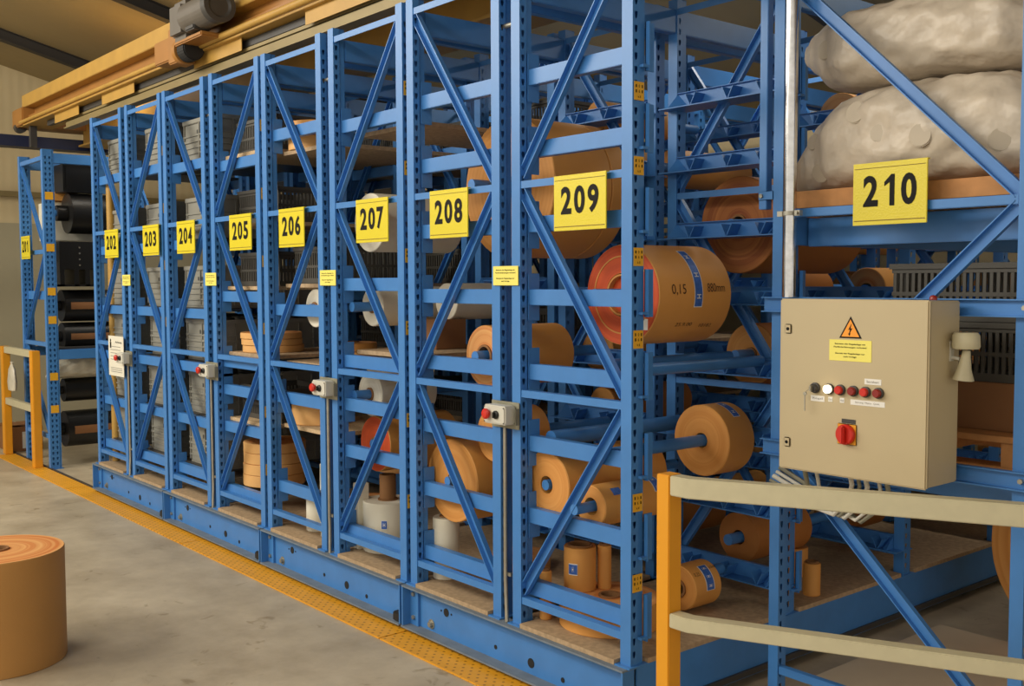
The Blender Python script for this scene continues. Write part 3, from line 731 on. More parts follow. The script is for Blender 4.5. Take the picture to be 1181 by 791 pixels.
# ------------------------------------------------------------------ floor strip and grooves
GS = 'yellow floor strip plates'
xs = [-11.25, -9.0, -6.6, -4.2, -1.8, .6]
def checker_mat():
    m = mat('checker_plate_yellow', rgb(232, 166, 40), .5, var=.07, vscale=10)
    nt, b = nodes_of(m); tc = nt.nodes.new('ShaderNodeTexCoord')
    vo = nt.nodes.new('ShaderNodeTexVoronoi'); vo.voronoi_dimensions = '2D'; vo.inputs['Scale'].default_value = 26; vo.inputs['Randomness'].default_value = .0
    mp = nt.nodes.new('ShaderNodeMapping'); mp.inputs['Rotation'].default_value = (0, 0, .78)
    nt.links.new(tc.outputs['Object'], mp.inputs['Vector']); nt.links.new(mp.outputs['Vector'], vo.inputs['Vector'])
    cr = nt.nodes.new('ShaderNodeValToRGB'); cr.color_ramp.elements[0].position = .10; cr.color_ramp.elements[0].color = (.42, .36, .28, 1)
    cr.color_ramp.elements[1].position = .22; cr.color_ramp.elements[1].color = (1, 1, 1, 1)
    nt.links.new(vo.outputs['Distance'], cr.inputs['Fac'])
    mm = nt.nodes.new('ShaderNodeMix'); mm.data_type = 'RGBA'; mm.blend_type = 'MULTIPLY'; mm.inputs[0].default_value = 1
    src = nt.nodes[m['_mix']]
    nt.links.new(src.outputs['Vector'], mm.inputs[6]); nt.links.new(cr.outputs['Color'], mm.inputs[7])
    nt.links.new(mm.outputs[2], b.inputs['Base Color'])
    return m
M['checker'] = checker_mat()
POS = ('farthest, starting at the far railing post', 'second from the far end', 'third from the far end', 'in front of racks 208 and 209', 'under the near railing post')
for i in range(5):
    o = obj('floor_strip', MB().box(xs[i]+.004, xs[i+1]-.004, 2.652, 2.83, .0005, .008).mesh('floor_strip', M['checker'], bevel=.002))
    tag(o, 'yellow studded floor plate strip along the racks, '+POS[i], 'floor strip', GS)
tag(obj('guide_rail', MB().box(-12.4, 2, 2.832, 2.85, .0005, .016).mesh('guide_rail', M['dark'])), 'dark guide rail in the floor along the far aisle', 'rail')

# ------------------------------------------------------------------ crane
t = thing('bridge_crane', 'yellow overhead crane bridge spanning above the rack fronts', 'crane', (-11.3, 3.0, 3.2))
o = (11.3, -3.0, -3.2)
XA, XB = -11.15, 1.0
obj('top_flange', MB().box(XA, XB, 2.97, 3.24, 3.44, 3.56).mesh('top_flange', M['crane'], bevel=.004), t, o)
obj('web_plate', MB().prism([(3.06, 3.44), (3.22, 3.44), (3.22, 3.27), (3.0, 3.27), (3.0, 3.36), (3.06, 3.37)], XB-XA, 'x', XA).mesh('web_plate', M['crane2'], smooth=False), t, o)
obj('bottom_flange', MB().box(XA, XB, 2.95, 3.25, 3.255, 3.27).mesh('bottom_flange', M['crane'], bevel=.003), t, o)
for x0, x1, in ((-10.16, -9.48), (-8.88, -8.15), (-7.01, -6.27), (-5.44, -4.70), (-3.9, -3.15), (-2.4, -1.7)):
    obj('cover_plate', MB().box(x0, x1, 2.985, 2.990, 3.175, 3.262).box(x0, x1, 2.985, 3.05, 3.257, 3.262).mesh('cover_plate', M['crane']), t, o)
obj('gap_shade_strip', MB().box(XA+.6, XB, 3.03, 3.07, 3.205, 3.25).mesh('gap_shade_strip', M['dark']), t, o)  # dark strip standing in for the shadow in the gaps between cover plates
obj('festoon_track', MB().box(XA+1.2, XB, 3.02, 3.06, 3.115, 3.165).box(XA+1.2, XB, 3.0, 3.08, 3.105, 3.115).box(XA+1.2, XB, 3.02, 3.06, 3.175, 3.195).mesh('festoon_track', M['alu']), t, o)
obj('rear_girder', MB().box(XA, XB, 3.55, 3.80, 3.12, 3.50).box(XA, XB, 3.5, 3.85, 3.10, 3.12).mesh('rear_girder', M['crane'], bevel=.003), t, o)
obj('drive_shaft', MB().cyl((-6.80, 2.94, 3.29), (XB, 2.94, 3.29), .022, 16).mesh('drive_shaft', M['crane']), t, o)
obj('drive_shaft', MB().cyl((XA, 2.95, 3.295), (-7.42, 2.95, 3.295), .018, 16).mesh('drive_shaft', M['crane']), t, o)
e = obj('end_truck', MB().box(XA-.25, XA+.10, 2.94, 3.9, 3.26, 3.44).mesh('end_truck', M['crane2'], bevel=.01), t, o)
obj('wheel', MB().cyl((XA-.20, 2.99, 3.27), (XA-.12, 2.99, 3.27), .055, 20).mesh('wheel', M['dark']), e)
obj('hanger', MB().box(XA+.10, XA+.16, 3.0, 3.06, 3.05, 3.26).mesh('hanger', M['dark']), t, o)
# drive
od = (o[0]+.30, o[1], o[2]-.065)
mo = obj('motor', MB().cyl((-6.98, 2.83, 3.49), (-6.55, 2.83, 3.49), .10, 28).mesh('motor', M['motor'], bevel=.006), t, od); mo['label'] = 'grey drive motor'
obj('fan_cover', MB().lathe([(.0, .0), (.06, .0), (.075, .012), (.105, .012), (.105, -.05), (.10, -.05)], 28).mesh('fan_cover', M['dark']), mo, (-6.545, 2.83, 3.49), (0, PI/2, 0))
obj('gearbox', MB().box(-7.22, -6.97, 2.77, 2.93, 3.37, 3.62).mesh('gearbox', M['motor'], bevel=.035), t, od)
obj('terminal_box', MB().box(-6.92, -6.78, 2.76, 2.88, 3.385, 3.42).mesh('terminal_box', M['dark'], bevel=.008), t, od)
obj('gear_mount', MB().box(-7.20, -6.76, 2.80, 2.97, 3.345, 3.375).box(-7.70, -7.34, 2.86, 3.0, 3.30, 3.46).box(-7.40, -7.24, 2.84, 2.97, 3.26, 3.50).mesh('gear_mount', M['crane2'], bevel=.008), t, od)
obj('pulley', MB().cyl((-7.20, 2.89, 3.325), (-7.08, 2.89, 3.325), .075, 28).mesh('pulley', M['rubber'], bevel=.01), t, od)
obj('pulley_guard', MB().cyl((-7.26, 2.89, 3.33), (-7.21, 2.89, 3.33), .085, 28).mesh('pulley_guard', M['crane2']), t, od)
mb = MB()
mb.box(-11.40, -11.20, 1.5, 6.6, 3.17, 3.18).box(-11.306, -11.294, 1.5, 6.6, 3.08, 3.17).box(-11.40, -11.20, 1.5, 6.6, 3.07, 3.08)
mb.box(-11.215, -11.20, 1.5, 6.6, 3.08, 3.17)
tag(obj('crane_runway', mb.mesh('crane_runway', M['darkblue'], smooth=False)), 'dark blue runway beam under the far end of the crane bridge', 'beam')

# ------------------------------------------------------------------ rack 210 (fixed)
X0, X1, Y2 = -2.507, -1.515, 3.40
W2 = X1-X0
UPT = upright_mesh('upright', 3.2, .045, .06, (.018,))
t = thing('storage_rack', 'fixed blue rack standing on the floor at the right, yellow sign 210 on its end', 'rack', (X0, Y2, 0), group=None)
for y in (0, 2.6):
    for x in (0, W2-.045):
        u = obj('upright', UPT, t, (x, y, .006)); obj('foot_plate', MB().box(-.015, .06, -.015, .075, 0, .006).mesh('foot_plate', M['blue']), u, (0, 0, -.006))
    nodes = (.17, 1.075, 1.965, 2.88)
    xs2 = lambda k: W2-.045 if k % 2 == 0 else .045
    for k in range(3):
        obj('diagonal_brace', MB().channel((xs2(k), y+.012, nodes[k]+.02), (xs2(k+1), y+.012, nodes[k+1]-.02), (0, -1, 0), .042, .022).mesh('diagonal_brace', M['blue']), t)
    for k, z in enumerate(nodes):
        obj('horizontal_brace', MB().box(.046, W2-.046, y+.004, y+.034, z-.018, z+.014).mesh('horizontal_brace', M['blue'], bevel=.002), t) if k != 1 else None
    for z in (.99, 1.895): obj('cross_beam', MB().box(.05, W2-.05, y+.16, y+.21, z-.055, z+.055).mesh('cross_beam', M['blue'], bevel=.003), t)
for x in (.0, W2-.045):
    for z in (.99, 1.90): obj('long_beam', MB().box(x+.002, x+.043, .065, 2.6, z-.055, z+.055).mesh('long_beam', M['blue'], bevel=.003), t)
p = obj('side_post', MB().box(-.068, -.032, .0, .035, 1.985, 3.2).box(-.068, .002, -.004, .0, 2.02, 2.055).box(-.07, .0, .0, .035, 2.92, 2.96).mesh('side_post', M['blue'], bevel=.002), t)
obj('bolt', MB().cyl((-.052, -.012, 2.037), (-.052, -.004, 2.037), .009, 6).mesh('bolt', M['steel']), p)
tag(obj('shelf_board', MB().box(X0+.06, X1-.06, 3.60, 5.7, 1.956, 1.985).mesh('shelf_board', M['chip'])), 'chipboard shelf under the plastic bags in rack 210', 'board')
tag(obj('shelf_board', MB().box(X0+.06, X1-.06, 3.465, 5.7, 1.9855, 2.05).mesh('shelf_board', M['wood'])), 'thick wooden board directly under the lower plastic bag in rack 210', 'board')
sign(210, -2.148, -1.864, 1.902, 2.122, 3.385, 'on the right in front of the plastic bags')
for z0, z1, lab in ((1.585, 1.643, 'upper blue mounting rail behind the control cabinet'), (1.028, 1.088, 'lower blue mounting rail behind the control cabinet')):
    r = thing('mounting_rail', lab, 'rail', (X0, 3.37, z0), group='rails behind the control cabinet')
    obj('channel', MB().box(-.03, 1.12, .022, .027, 0, z1-z0).box(-.03, 1.12, 0, .022, 0, .004).box(-.03, 1.12, 0, .022, z1-z0-.004, z1-z0).mesh('channel', M['blue']), r)
    obj('bolt', MB().cyl((1.0-.02, .01, .03), (1.0-.02, .022, .03), .009, 6).mesh('bolt', M['steel']), r)
# conduit pole
t = thing('conduit_pipe', 'shiny steel conduit pipe rising from the control cabinet', 'pipe', (-2.39, 3.345, 1.643))
obj('pipe', MB().cyl((0, 0, 0), (0, 0, 1.6), .025, 24).mesh('pipe', M['chrome']), t)
obj('clamp', MB().lathe([(.0255, -.008), (.029, -.008), (.029, .008), (.0255, .008)], 24, (0, 0, .315), True).box(.026, .05, -.01, .01, .305, .325).box(-.05, -.026, -.01, .01, .305, .325).cyl((.04, -.02, .315), (.04, .012, .315), .006, 8).mesh('clamp', M['steel']), t)

# ------------------------------------------------------------------ control cabinet
bx0, bx1, bz0, bz1, by = -2.287, -1.719, 1.03, 1.641, 3.15
t = thing('control_cabinet', 'beige steel control cabinet with red main switch and indicator buttons on the right', 'cabinet', (bx0, by, bz0))
def L(x, z): return (x-bx0, z-bz0)
W, H = bx1-bx0, bz1-bz0
obj('housing', MB().box(.004, W-.004, .016, .205, .004, H-.004).mesh('housing', M['box'], bevel=.004), t)
dr = obj('door', MB().box(0, W, 0, .015, 0, H).mesh('door', M['box'], bevel=.005), t)
for z in (1.534, 1.128):
    a, b_ = L(-2.249, z)
    k = obj('lock', MB().box(a-.013, a+.013, -.006, 0, b_-.017, b_+.017).mesh('lock', M['box'], bevel=.003), dr); obj('lock_slot', MB().cyl((a, -.0075, b_), (a, -.006, b_), .006, 12).mesh('lock_slot', M['black']), k)
def tri(c, s): return [(c[0]-s, c[1]-s*.58), (c[0]+s, c[1]-s*.58), (c[0], c[1]+s*1.15)]
c = L(-2.0, 1.534)
w = obj('warning_triangle', MB().prism(tri(c, .043), .001, 'y', -.0012).mesh('warning_triangle', M['black'], smooth=False), dr); w['label'] = 'orange high voltage triangle'
obj('orange_field', MB().prism(tri(c, .034), .0006, 'y', -.0019).mesh('orange_field', M['orange'], smooth=False), w)
bolt = [(.006, .032), (-.010, .004), (-.001, .006), (-.007, -.012), (-.011, -.010), (-.003, -.022), (.001, -.008), (-.003, -.010), (.010, .012), (.001, .010)]
obj('flash_mark', MB().prism([(c[0]+a*.8, c[1]+b_*.8) for a, b_ in bolt], .0005, 'y', -.0025).mesh('flash_mark', M['black'], smooth=False), w)
a0 = L(-2.081, 1.431); a1 = L(-1.920, 1.503)
n_ = obj('notice_plate', MB().box(a0[0], a1[0], -.0015, 0, a0[1], a1[1]).mesh('notice_plate', M['noticeyellow']), dr); n_['label'] = 'pale yellow text plate'
obj('text', lines_of_text(MB(), NOTE, .125, .054, (a0[0]+a1[0])/2, (a0[1]+a1[1])/2, -.0022).mesh('text', M['black'], smooth=False), n_)
for x, m_, lab in ((-2.134, 'dark', 'dark key switch'), (-2.078, 'lamp', 'lit white button'), (-2.034, 'red', 'red button'), (-1.984, 'dkred', 'dark red lamp'), (-1.938, 'red', 'red button'), (-1.890, 'dkred', 'dark red lamp')):
    a, b_ = L(x, 1.331)
    bz = obj('button_bezel', MB().lathe([(.0, 0), (.0185, 0), (.0185, .008), (.015, .010), (.0, .010)], 24).mesh('button_bezel', M['dark']), dr, (a, 0, b_), (PI/2, 0, 0))
    c_ = obj('button_cap', MB().lathe([(.0145, .0), (.0145, .020), (.012, .023), (.0, .023)], 24).mesh('button_cap', M[m_]), bz); c_['label'] = lab
    if m_ == 'dark': obj('key_blade', MB().box(-.002, .002, -.010, .010, .023, .036).mesh('key_blade', M['steel']), bz)
a, b_ = L(-2.160, 1.28)
k = obj('hanging_key', MB().cyl((a, -.028, b_+.030), (a, -.024, b_+.030), .007, 12).box(a-.002, a+.002, -.028, -.025, b_-.03, b_+.025).tube([(a, -.026, b_+.032), (a+.01, -.03, b_+.042), (a+.024, -.026, b_+.05)], .0012, 6).mesh('hanging_key', M['steel']), dr)
def strip(x0, x1, z0, z1, txt):
    a, c_ = L(x0, z0); b_, d_ = L(x1, z1)
    s = obj('label_strip', MB().box(a, b_, -.0012, 0, c_, d_).mesh('label_strip', M['labelwhite']), dr)
    mb = MB(); text_front(mb, txt, (b_-a)*.72, (d_-c_)*.45, (a+b_)/2, (c_+d_)/2, -.0018, 0)
    obj('text', mb.mesh('text', M['greyink'], smooth=False), s)
strip(-2.153, -2.098, 1.284, 1.304, 'Regal'); strip(-2.083, -2.066, 1.287, 1.304, 'Ein'); strip(-2.037, -2.020, 1.287, 1.304, 'Aus')
strip(-1.996, -1.868, 1.284, 1.302, 'Störung  Motor  Quitt.'); strip(-1.944, -1.882, 1.357, 1.376, 'Betriebsart')
a, b_ = L(-2.008, 1.181)
sw = obj('switch_plate', MB().box(a-.036, a+.038, -.004, 0, b_-.036, b_+.036).mesh('switch_plate', M['post'], bevel=.003), dr); sw['label'] = 'yellow main switch plate'
kn = obj('switch_knob', MB().lathe([(.035, .004), (.035, .016), (.031, .020), (.0, .020)], 32).mesh('switch_knob', M['red']), sw, (a, 0, b_), (PI/2, 0, 0)); kn['label'] = 'red rotary knob'
obj('grip', MB().box(-.008, .008, -.030, .030, .019, .040).mesh('grip', M['red'], bevel=.004), sw, (a, 0, b_), (PI/2, 0, 0))
obj('switch_label', MB().box(a-.02, a+.032, -.0025, 0, b_+.038, b_+.052).mesh('switch_label', M['dark']), dr)
obj('lamp_dome', MB().lathe([(.012, 0), (.012, .008), (.008, .014), (0, .016)], 16, (W-.02, .06, H)).mesh('lamp_dome', M['dkred']), t)
# horn
t = thing('signal_horn', 'cream signal horn with round cap on the right side of the control cabinet', 'horn', (-1.7225, 3.30, 1.46))
obj('cap', MB().lathe([(.0, .075), (.036, .075), (.042, .066), (.044, .03), (.040, .022), (.0, .022)], 28, (.05, 0, 0)).mesh('cap', M['rail']), t)
obj('trumpet', MB().lathe([(.012, .022), (.015, .0), (.022, -.04), (.034, -.075), (.031, -.075), (.01, -.02)], 28, (.05, 0, 0)).mesh('trumpet', M['rail']), t, (0, 0, 0), (0, .10, 0))
obj('bracket', MB().box(.0, .05, -.006, .006, .030, .036).box(.0, .004, -.012, .012, -.02, .045).cyl((.004, 0, -.008), (.03, 0, -.012), .006, 8).mesh('bracket', M['greybox']), t)
# cables below the cabinet
mb = []
for i, (x, ye) in enumerate(((-2.25, 3.36), (-2.20, 3.34), (-2.06, 3.30), (-2.03, 3.30), (-2.00, 3.31), (-1.95, 3.31), (-1.92, 3.31))):
    p = [(x, 3.25, bz0+.006), (x+.005, 3.26, .985), (x-.02, 3.28, .93), (x-.06-.012*i, 3.27+.008*i, .87-.004*i), (-2.33, 3.25+.02*i, .868+.012*i), (-2.44, 3.25+.02*i, .90+.014*i)] if i > 1 else [(x, 3.25, bz0+.006), (x, 3.27, .98), (x-.02, 3.31, .93), (x-.12, 3.345, .90), (-2.44, 3.355, .87)]
    o = obj('power_cable', MB().tube(p, .007 if i % 2 else .009, 8).mesh('power_cable', M['greybox' if i % 3 else 'galv']))
    tag(o, 'cable hanging out of the bottom of the control cabinet', 'cable', 'cables under the control cabinet')

# ------------------------------------------------------------------ bags in rack 210
def bag_mesh(prof, y0, depth, seed):
    """prof: list (x, z_low, z_high, depth factor)"""
    rnd = random.Random(seed)
    ph = [rnd.uniform(0, 6.28) for _ in range(12)]
    n = 72; vs = []; fs = []
    m = 90
    xs_ = [p[0] for p in prof]
    def samp(x):
        for a, b in zip(prof, prof[1:]):
            if a[0] <= x <= b[0]:
                f = (x-a[0])/(b[0]-a[0]); f = f*f*(3-2*f)*.5+f*.5
                return [a[i]+(b[i]-a[i])*f for i in range(1, 5)]
        return list(prof[-1][1:5])
    for i in range(m+1):
        x = xs_[0]+(xs_[-1]-xs_[0])*(i/m)**1.15
        zl, zh, df, yc = samp(x)
        for k in range(n):
            a = 2*PI*k/n
            cy, cz = math.cos(a), math.sin(a)
            e = .72
            py = math.copysign(abs(cy)**e, cy); pz = math.copysign(abs(cz)**e, cz)
            w = .5+.5*math.sin(13*x+2.4*math.sin(3*a+ph[0])+ph[1])
            d = 1+.035*df*(math.sin(7*a+9*x+ph[2])*.5+math.sin(11*a-17*x+ph[3])*.4+math.sin(5*a+31*x+ph[4])*.35+math.sin(13*a+47*x+ph[5])*.3+math.sin(3*a-58*x+ph[6])*.3+w*.6-.3)
            y = y0+yc+depth*df*py*d
            z = (zl+zh)/2+(zh-zl)/2*pz*(d if pz > -.6 else 1)
            vs.append((x, y, z))
    for i in range(m):
        fs += [(i*n+k, i*n+(k+1) % n, (i+1)*n+(k+1) % n, (i+1)*n+k) for k in range(n)]
    fs += [tuple(range(n)), tuple(range(m*n, (m+1)*n))]
    mb = MB().add(vs, fs)
    return mb
SB = 2.051
low = [(-2.502, 2.06, 2.075, .05, -.275), (-2.495, 2.052, 2.11, .12, -.25), (-2.49, SB, 2.15, .25, -.14), (-2.48, SB, 2.25, .45, -.04), (-2.44, SB, 2.33, .62, 0), (-2.33, SB, 2.40, .85, 0), (-2.12, SB, 2.432, 1, 0), (-1.92, SB, 2.435, 1.02, 0), (-1.70, SB, 2.42, 1, 0), (-1.58, SB, 2.36, .9, 0), (-1.53, SB+.05, 2.25, .6, 0)]
up = [(-2.60, 2.615, 2.62, .02, 0), (-2.57, 2.575, 2.665, .18, 0), (-2.51, 2.53, 2.70, .4, 0), (-2.43, 2.46, 2.73, .62, 0), (-2.30, 2.437, 2.75, .9, 0), (-2.10, 2.437, 2.745, 1, 0), (-1.90, 2.44, 2.73, 1, 0), (-1.70, 2.43, 2.70, .95, 0), (-1.58, 2.44, 2.62, .6, 0)]
def bag(prof, depth, seed, label, tubes, y0=3.69):
    mb = bag_mesh(prof, y0, depth, seed)
    me = mb.mesh('plastic_sack', M['bag'], ang=180)
    t = thing('plastic_sack', label, 'sack', (prof[4][0], y0, prof[4][1]), group='plastic sacks of tubes in rack 210')
    o = (-prof[4][0], -y0, -prof[4][1])
    obj('film', me, t, o)
    tree = BVHTree.FromPolygons([Vector(v) for v in mb.v], mb.f)
    for x, z, r in tubes:
        hit = tree.ray_cast(Vector((x, 0, z)), Vector((0, 1, 0)))
        if hit[0] is None: continue
        d = (hit[1] if hit[1].y < 0 else -hit[1])
        d = (d+Vector((.35, -.9, .1))).normalized()
        c_ = hit[0]
        e = obj('tube_end', MB().cyl(c_-d*.10, c_+d*.003, r, 28).mesh('tube_end', M['bagtube'], bevel=.004), t, o)
    return t
bag(low, .225, 3, 'milky plastic sack stuffed with short tubes, resting on the shelf behind sign 210',
    [(-2.388, 2.122, .040), (-2.207, 2.326, .042), (-2.10, 2.24, .038), (-1.93, 2.21, .042), (-2.425, 2.245, .034), (-1.66, 2.17, .042)])
bag(up, .225, 5, 'greyish plastic sack lying on top of another sack at the upper right',
    [(-2.40, 2.60, .040)], 3.73)

# ------------------------------------------------------------------ other goods in rack 210
def low_thing(name, label, cat, mb, m, loc, group=None, bevel=0.):
    return tag(obj(name, mb.mesh(name, M[m], bevel=bevel), None, loc), label, cat, group)
t = thing('wooden_pallet', 'wooden pallet on the beams of rack 210, right of the control cabinet', 'pallet', (-2.01, 4.15, 1.046))
for i, y in enumerate((-.55, -.28, 0, .28, .55)): obj('deck_plank', MB().box(-.42, .42, y-.06, y+.06, .105, .127).mesh('deck_plank', M['wood'], bevel=.002), t)
for x in (-.38, 0, .38): obj('stringer', MB().box(x-.04, x+.04, -.6, .6, .022, .105).mesh('stringer', M['wood'], bevel=.002), t)
for y in (-.55, .0, .55): obj('bottom_plank', MB().box(-.42, .42, y-.05, y+.05, 0, .022).mesh('bottom_plank', M['wood'], bevel=.002), t)
low_thing('carton', 'brown carton on the pallet right of the control cabinet', 'carton', MB().box(-.38, .38, -.5, .5, 0, .17), 'carton', (-2.01, 4.15, 1.1735), bevel=.004)
for i, (z, lab) in enumerate(((1.345, 'grey slotted crate on the brown carton behind the signal horn'), (1.557, 'grey slotted crate topping the pile behind the control cabinet'))):
    o = copy_tree(sl0); o.location = (-1.88, 3.86, z); o.scale = (1, 1, 1); tag(o, lab, 'crate', 'dark slotted crates in rack 210')
low_thing('floor_panel', 'large beige chipboard panel lying on the floor inside rack 210', 'panel', MB().box(-.46, .46, -.55, .55, 0, .018), 'panel', (-2.10, 4.30, .001))
paper_roll(-1.86, 4.9, .481, .6, .48, 'very big orange roll lying on the floor at the right edge', 'kraft', 'ringkraft', .05, group='paper rolls at the right edge')

# ------------------------------------------------------------------ railings
def bent_rail(p, q, r, z, h, d):
    mb = MB()
    pts = [Vector((*a, 0)) for a in (p, q, r)]
    d1 = (pts[1]-pts[0]).normalized(); d2 = (pts[2]-pts[1]).normalized()
    n1 = Vector((-d1.y, d1.x, 0)); n2 = Vector((-d2.y, d2.x, 0)); nm = (n1+n2).normalized(); nm /= nm.dot(n1)
    vs = []
    for pt, nn in ((pts[0], n1), (pts[1], nm), (pts[2], n2)):
        for s in (0, d):
            for zz in (z-h, z): vs.append(pt+nn*s+Vector((0, 0, zz)))
    fs = []
    for i in (0, 4):
        fs += [(i, i+4, i+5, i+1), (i+2, i+3, i+7, i+6), (i+1, i+5, i+7, i+3), (i, i+2, i+6, i+4)]
    fs += [(0, 1, 3, 2), (8, 10, 11, 9)]
    return mb.add(vs, fs)
t = thing('guard_railing', 'guard railing with yellow post and two cream rails in front of rack 210', 'railing', (-2.19, 2.44, 0))
o = (2.19, -2.44, 0)
obj('post', MB().box(-2.231, -2.178, 2.44, 2.50, .008, 1.1).mesh('post', M['post'], bevel=.003), t, o)
obj('base_plate', MB().box(-2.27, -2.13, 2.40, 2.54, 0, .008).mesh('base_plate', M['post']), t, o)
for z, h in ((1.10, .062), (.665, .045)):
    obj('rail', bent_rail((-2.176, 2.44), (-2.105, 2.44), (-.95, 2.985), z, h, .05).mesh('rail', M['rail'], bevel=.003), t, o)
obj('post', MB().box(-.99, -.94, 2.985, 3.04, .0, 1.1).mesh('post', M['post'], bevel=.003), t, o)
t = thing('guard_railing', 'far guard railing with two yellow posts beside the rack with sign 201', 'railing', (-10.2, 2.76, 0))
o = (10.2, -2.76, 0)
for x in (-10.30, -11.32): obj('post', MB().box(x, x+.10, 2.74, 2.81, .009, 1.09).mesh('post', M['post'], bevel=.004), t, o)
for z in (1.09, .58): obj('rail', MB().box(-11.215, -10.305, 2.75, 2.80, z-.065, z).mesh('rail', M['rail'], bevel=.003), t, o)
mb = MB().lathe([(.0, .0), (.075, .02), (.085, .10), (.06, .22), (.02, .27), (.03, .29)], 20)
o_ = obj('plastic_bag', mb.mesh('plastic_bag', M['clearbag']), None, (-10.80, 2.715, .67)); o_.scale = (1.35, .4, 1)
tag(o_, 'small cloudy plastic bag hanging on the far railing', 'bag')
t = thing('carton', 'brown carton with white label on the floor below the far railing', 'carton', (-11.60, 2.98, .0))
obj('box', MB().box(-.22, .22, -.16, .16, 0, .25).mesh('box', M['carton'], bevel=.004), t)
obj('flap', MB().obox((-.22, -.1, .256), (.2, -.1, .27), (0, 0, 1), .17, .004).obox((-.2, .08, .258), (.22, .08, .262), (0, 0, 1), .15, .004).mesh('flap', M['carton']), t)
obj('label', MB().box(.222, .224, -.04, .06, .03, .20).mesh('label', M['labelwhite']), t)
obj('label', MB().box(-.02, .10, -.164, -.162, .04, .17).mesh('label', M['labelwhite']), t)

# ------------------------------------------------------------------ rack 201
UP1 = upright_mesh('upright', 2.92, .055, .10, (.025, .062))
X0, Y1 = -10.87, 2.84; W1 = .80
t = thing('storage_rack', 'lower blue rack at the far left with black spools, sign 201 on its end', 'rack', (X0, Y1, 0))
for y in (0, 1.1, 2.2, 3.3):
    for i, x in enumerate((0, W1-.055)):
        u = obj('upright', UP1, t, (x, y, .006)); obj('foot_plate', MB().box(-.012, .067, -.012, .112, 0, .006).mesh('foot_plate', M['blue']), u, (0, 0, -.006))
        if i == 1 and y == 0:
            for z in (2.50, 2.03, 1.63, 1.37, .85, .55):
                obj('load_tag', MB().box(.0555, .0575, .015, .085, z-.035, z+.035).mesh('load_tag', M['tagyellow']), u)
    nd = (.3, 1.15, 2.0, 2.85)
    for k in range(3):
        a, b_ = (.05, W1-.05) if k % 2 else (W1-.05, .05)
        obj('diagonal_brace', MB().channel((a, y+.02, nd[k]+.02), (b_, y+.02, nd[k+1]-.02), (0, -1, 0), .042, .024).mesh('diagonal_brace', M['blue']), t)
    for z in nd: obj('horizontal_brace', MB().box(.055, W1-.055, y+.005, y+.035, z-.02, z+.02).mesh('horizontal_brace', M['blue'], bevel=.002), t)
for z in (2.85, 1.055):
    for x in (.005, W1-.05): obj('long_beam', MB().box(x, x+.045, .1, 3.3, z-.045, z+.045).mesh('long_beam', M['blue'], bevel=.003), t)
    if z < 2: obj('shelf_board', MB().box(.06, W1-.06, .12, 3.2, z+.0455, z+.062).mesh('shelf_board', M['dark']), t)
obj('cross_beam', MB().box(.056, W1-.056, .05, .09, 1.56, 1.64).mesh('cross_beam', M['blue']), t)
sign(201, -10.68, -10.40, 1.94, 2.155, 2.80, 'on the far left rack')
GSP = 'black spools in rack 201'
def spool(x, y, z, R, Lh, label, hub=.09, strip=False):
    t = thing('cable_spool', label, 'spool', (x, y, z), (-PI/2, 0, 0), GSP)
    obj('drum', MB().lathe([(.03, .0), (R, 0), (R, Lh), (.03, Lh)], 40, closed=True).mesh('drum', M['blackpl'], bevel=.006), t)
    obj('hub', MB().cyl((0, 0, -.10), (0, 0, -.001), hub, 24).mesh('hub', M['blackpl'], bevel=.005), t)
    if strip:
        b = obj('wood_strip', MB().patch(R+.002, -.22, .22, .05, Lh-.02, 6).mesh('wood_strip', M['carton']), t)
    return t
xs1 = -10.36
spool(xs1, 3.13, 2.37, .19, .44, 'large black drum on a blue shaft, uppermost of the spools in rack 201', .075)
spool(xs1, 3.05, 1.50, .15, .5, 'black drum with brown strip just below the black machine case in rack 201', .05, True)
spool(xs1, 3.05, 1.21, .13, .5, 'black drum with brown strip just above the blue beam of rack 201', .05, True)
spool(xs1, 3.05, .70, .11, .5, 'black drum under the wrapped bundle in rack 201', .04)
spool(xs1, 3.05, .33, .17, .5, 'lowest black drum in rack 201, just above the floor', .06, True)
for z, lab in ((2.37, 'blue shaft carrying the large black drum in rack 201'), (.70, 'blue shaft carrying the drum under the wrapped bundle'), (.33, 'blue shaft carrying the lowest black drum')):
    shaft(xs1, z, 2.93, 3.03 if z > 2 else 2.955, lab, .03)
low_thing('black_cabinet', 'flat black case near the top of rack 201', 'case', MB().box(-.2, .2, -.15, .15, 0, .26).box(.2, .205, -.13, .13, .02, .24), 'blackpl', (-10.45, 3.22, 2.565), bevel=.004)
t = thing('machine_case', 'black machine case with square windows in the middle of rack 201', 'case', (-10.38, 3.20, 1.68))
obj('frame', MB().box(-.2, .2, -.2, .2, .16, .42).box(-.2, .2, -.2, -.16, 0, .16).box(-.2, .2, -.07, -.03, 0, .16).box(-.2, .2, .03, .07, 0, .16).box(-.2, .2, .16, .2, 0, .16).box(-.2, .2, -.2, .2, 0, .02).mesh('frame', M['blackpl'], smooth=False), t)
for i in range(4): obj('screw', MB().cyl((.2, -.02, .2+.055*i), (.206, -.02, .2+.055*i), .008, 8).mesh('screw', M['steel']), t)
low_thing('carton', 'orange-brown carton behind the large black drum in rack 201', 'carton', MB().box(-.12, .12, -.12, .12, 0, .08), 'kraft', (-10.62, 3.16, 2.50))
low_thing('white_box', 'white box behind the large black drum in rack 201', 'carton', MB().box(-.12, .12, -.3, .25, 0, .36), 'white', (-10.68, 3.3, 2.12), bevel=.004)
mb = bag_mesh([(-.3, 0, .03, .2, 0), (-.22, 0, .18, .8, 0), (0, 0, .24, 1, 0), (.2, 0, .2, .9, 0), (.29, .0, .04, .3, 0)], 0, .16, 9)
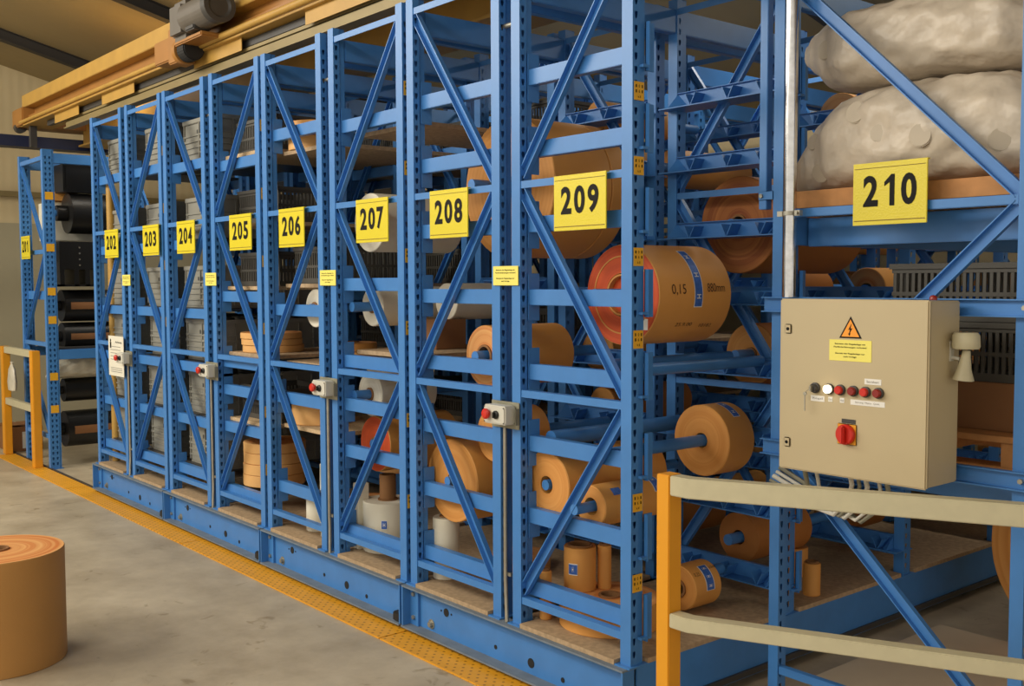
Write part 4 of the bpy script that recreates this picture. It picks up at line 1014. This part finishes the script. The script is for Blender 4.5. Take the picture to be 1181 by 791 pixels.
tag(obj('wrapped_bundle', mb.mesh('wrapped_bundle', M['clearbag'], ang=180), None, (-10.35, 3.2, .815), (0, 0, PI/2)), 'bundle in cloudy film under the blue beam of rack 201', 'bundle')

# ------------------------------------------------------------------ roll in the foreground
t = paper_roll(-5.09, 1.19, 0, .505, .285, 'big kraft paper roll standing on the floor at the lower left corner', 'kraftbrown', 'ringstrong', .05, axis='z', n=96)

# ------------------------------------------------------------------ light
def area(name, loc, target, sx, sy, power, col):
    d = bpy.data.lights.new(name, 'AREA'); d.shape = 'RECTANGLE'; d.size = sx; d.size_y = sy; d.energy = power; d.color = col
    o = bpy.data.objects.new(name, d); COL.objects.link(o); o.location = loc
    o.rotation_euler = (Vector(target)-Vector(loc)).to_track_quat('-Z', 'Y').to_euler()
    return o
area('hall_skylight', (-8.0, -2.4, 4.7), (-5.2, 3.2, .9), 7, 1.6, 330, (1, .94, .82))
area('hall_lamp', (-2.6, -1.6, 4.5), (-2.8, 3.6, 1.2), 1.6, .5, 45, (1, .93, .82))
area('aisle_lamp', (-9.6, 4.4, 3.6), (-9.6, 4.4, 0), .4, 2.5, 40, (1, .94, .82))
area('rear_lamp', (-4.5, 5.4, 3.45), (-4.5, 5.4, 0), 6, .3, 36, (1, .92, .78))
w = bpy.data.worlds.new('World'); SC.world = w; w.use_nodes = True
bg = w.node_tree.nodes['Background']; bg.inputs['Color'].default_value = (1, .92, .80, 1); bg.inputs['Strength'].default_value = .80

# ------------------------------------------------------------------ camera
f, yaw, pitch, roll = 1209.66, math.radians(50.3255), math.radians(-3.2722), math.radians(-.1909)
F = Vector((-math.sin(yaw)*math.cos(pitch), math.cos(yaw)*math.cos(pitch), math.sin(pitch)))
R = Vector((math.cos(yaw), math.sin(yaw), 0)); U = R.cross(F)
R, U = R*math.cos(roll)+U*math.sin(roll), U*math.cos(roll)-R*math.sin(roll)
cam = bpy.data.cameras.new('camera'); co = bpy.data.objects.new('camera', cam); COL.objects.link(co)
mw = Matrix((R, U, -F)).transposed().to_4x4(); mw.translation = (0, 0, 1.7)
co.matrix_world = mw
cam.sensor_width = 36; cam.lens = f*36/1181; cam.clip_end = 100; cam.clip_start = .05
SC.camera = co
vs = SC.view_settings
vs.view_transform = 'Standard'; vs.look = 'None'; vs.gamma = 1; vs.use_curve_mapping = False; vs.exposure = .32
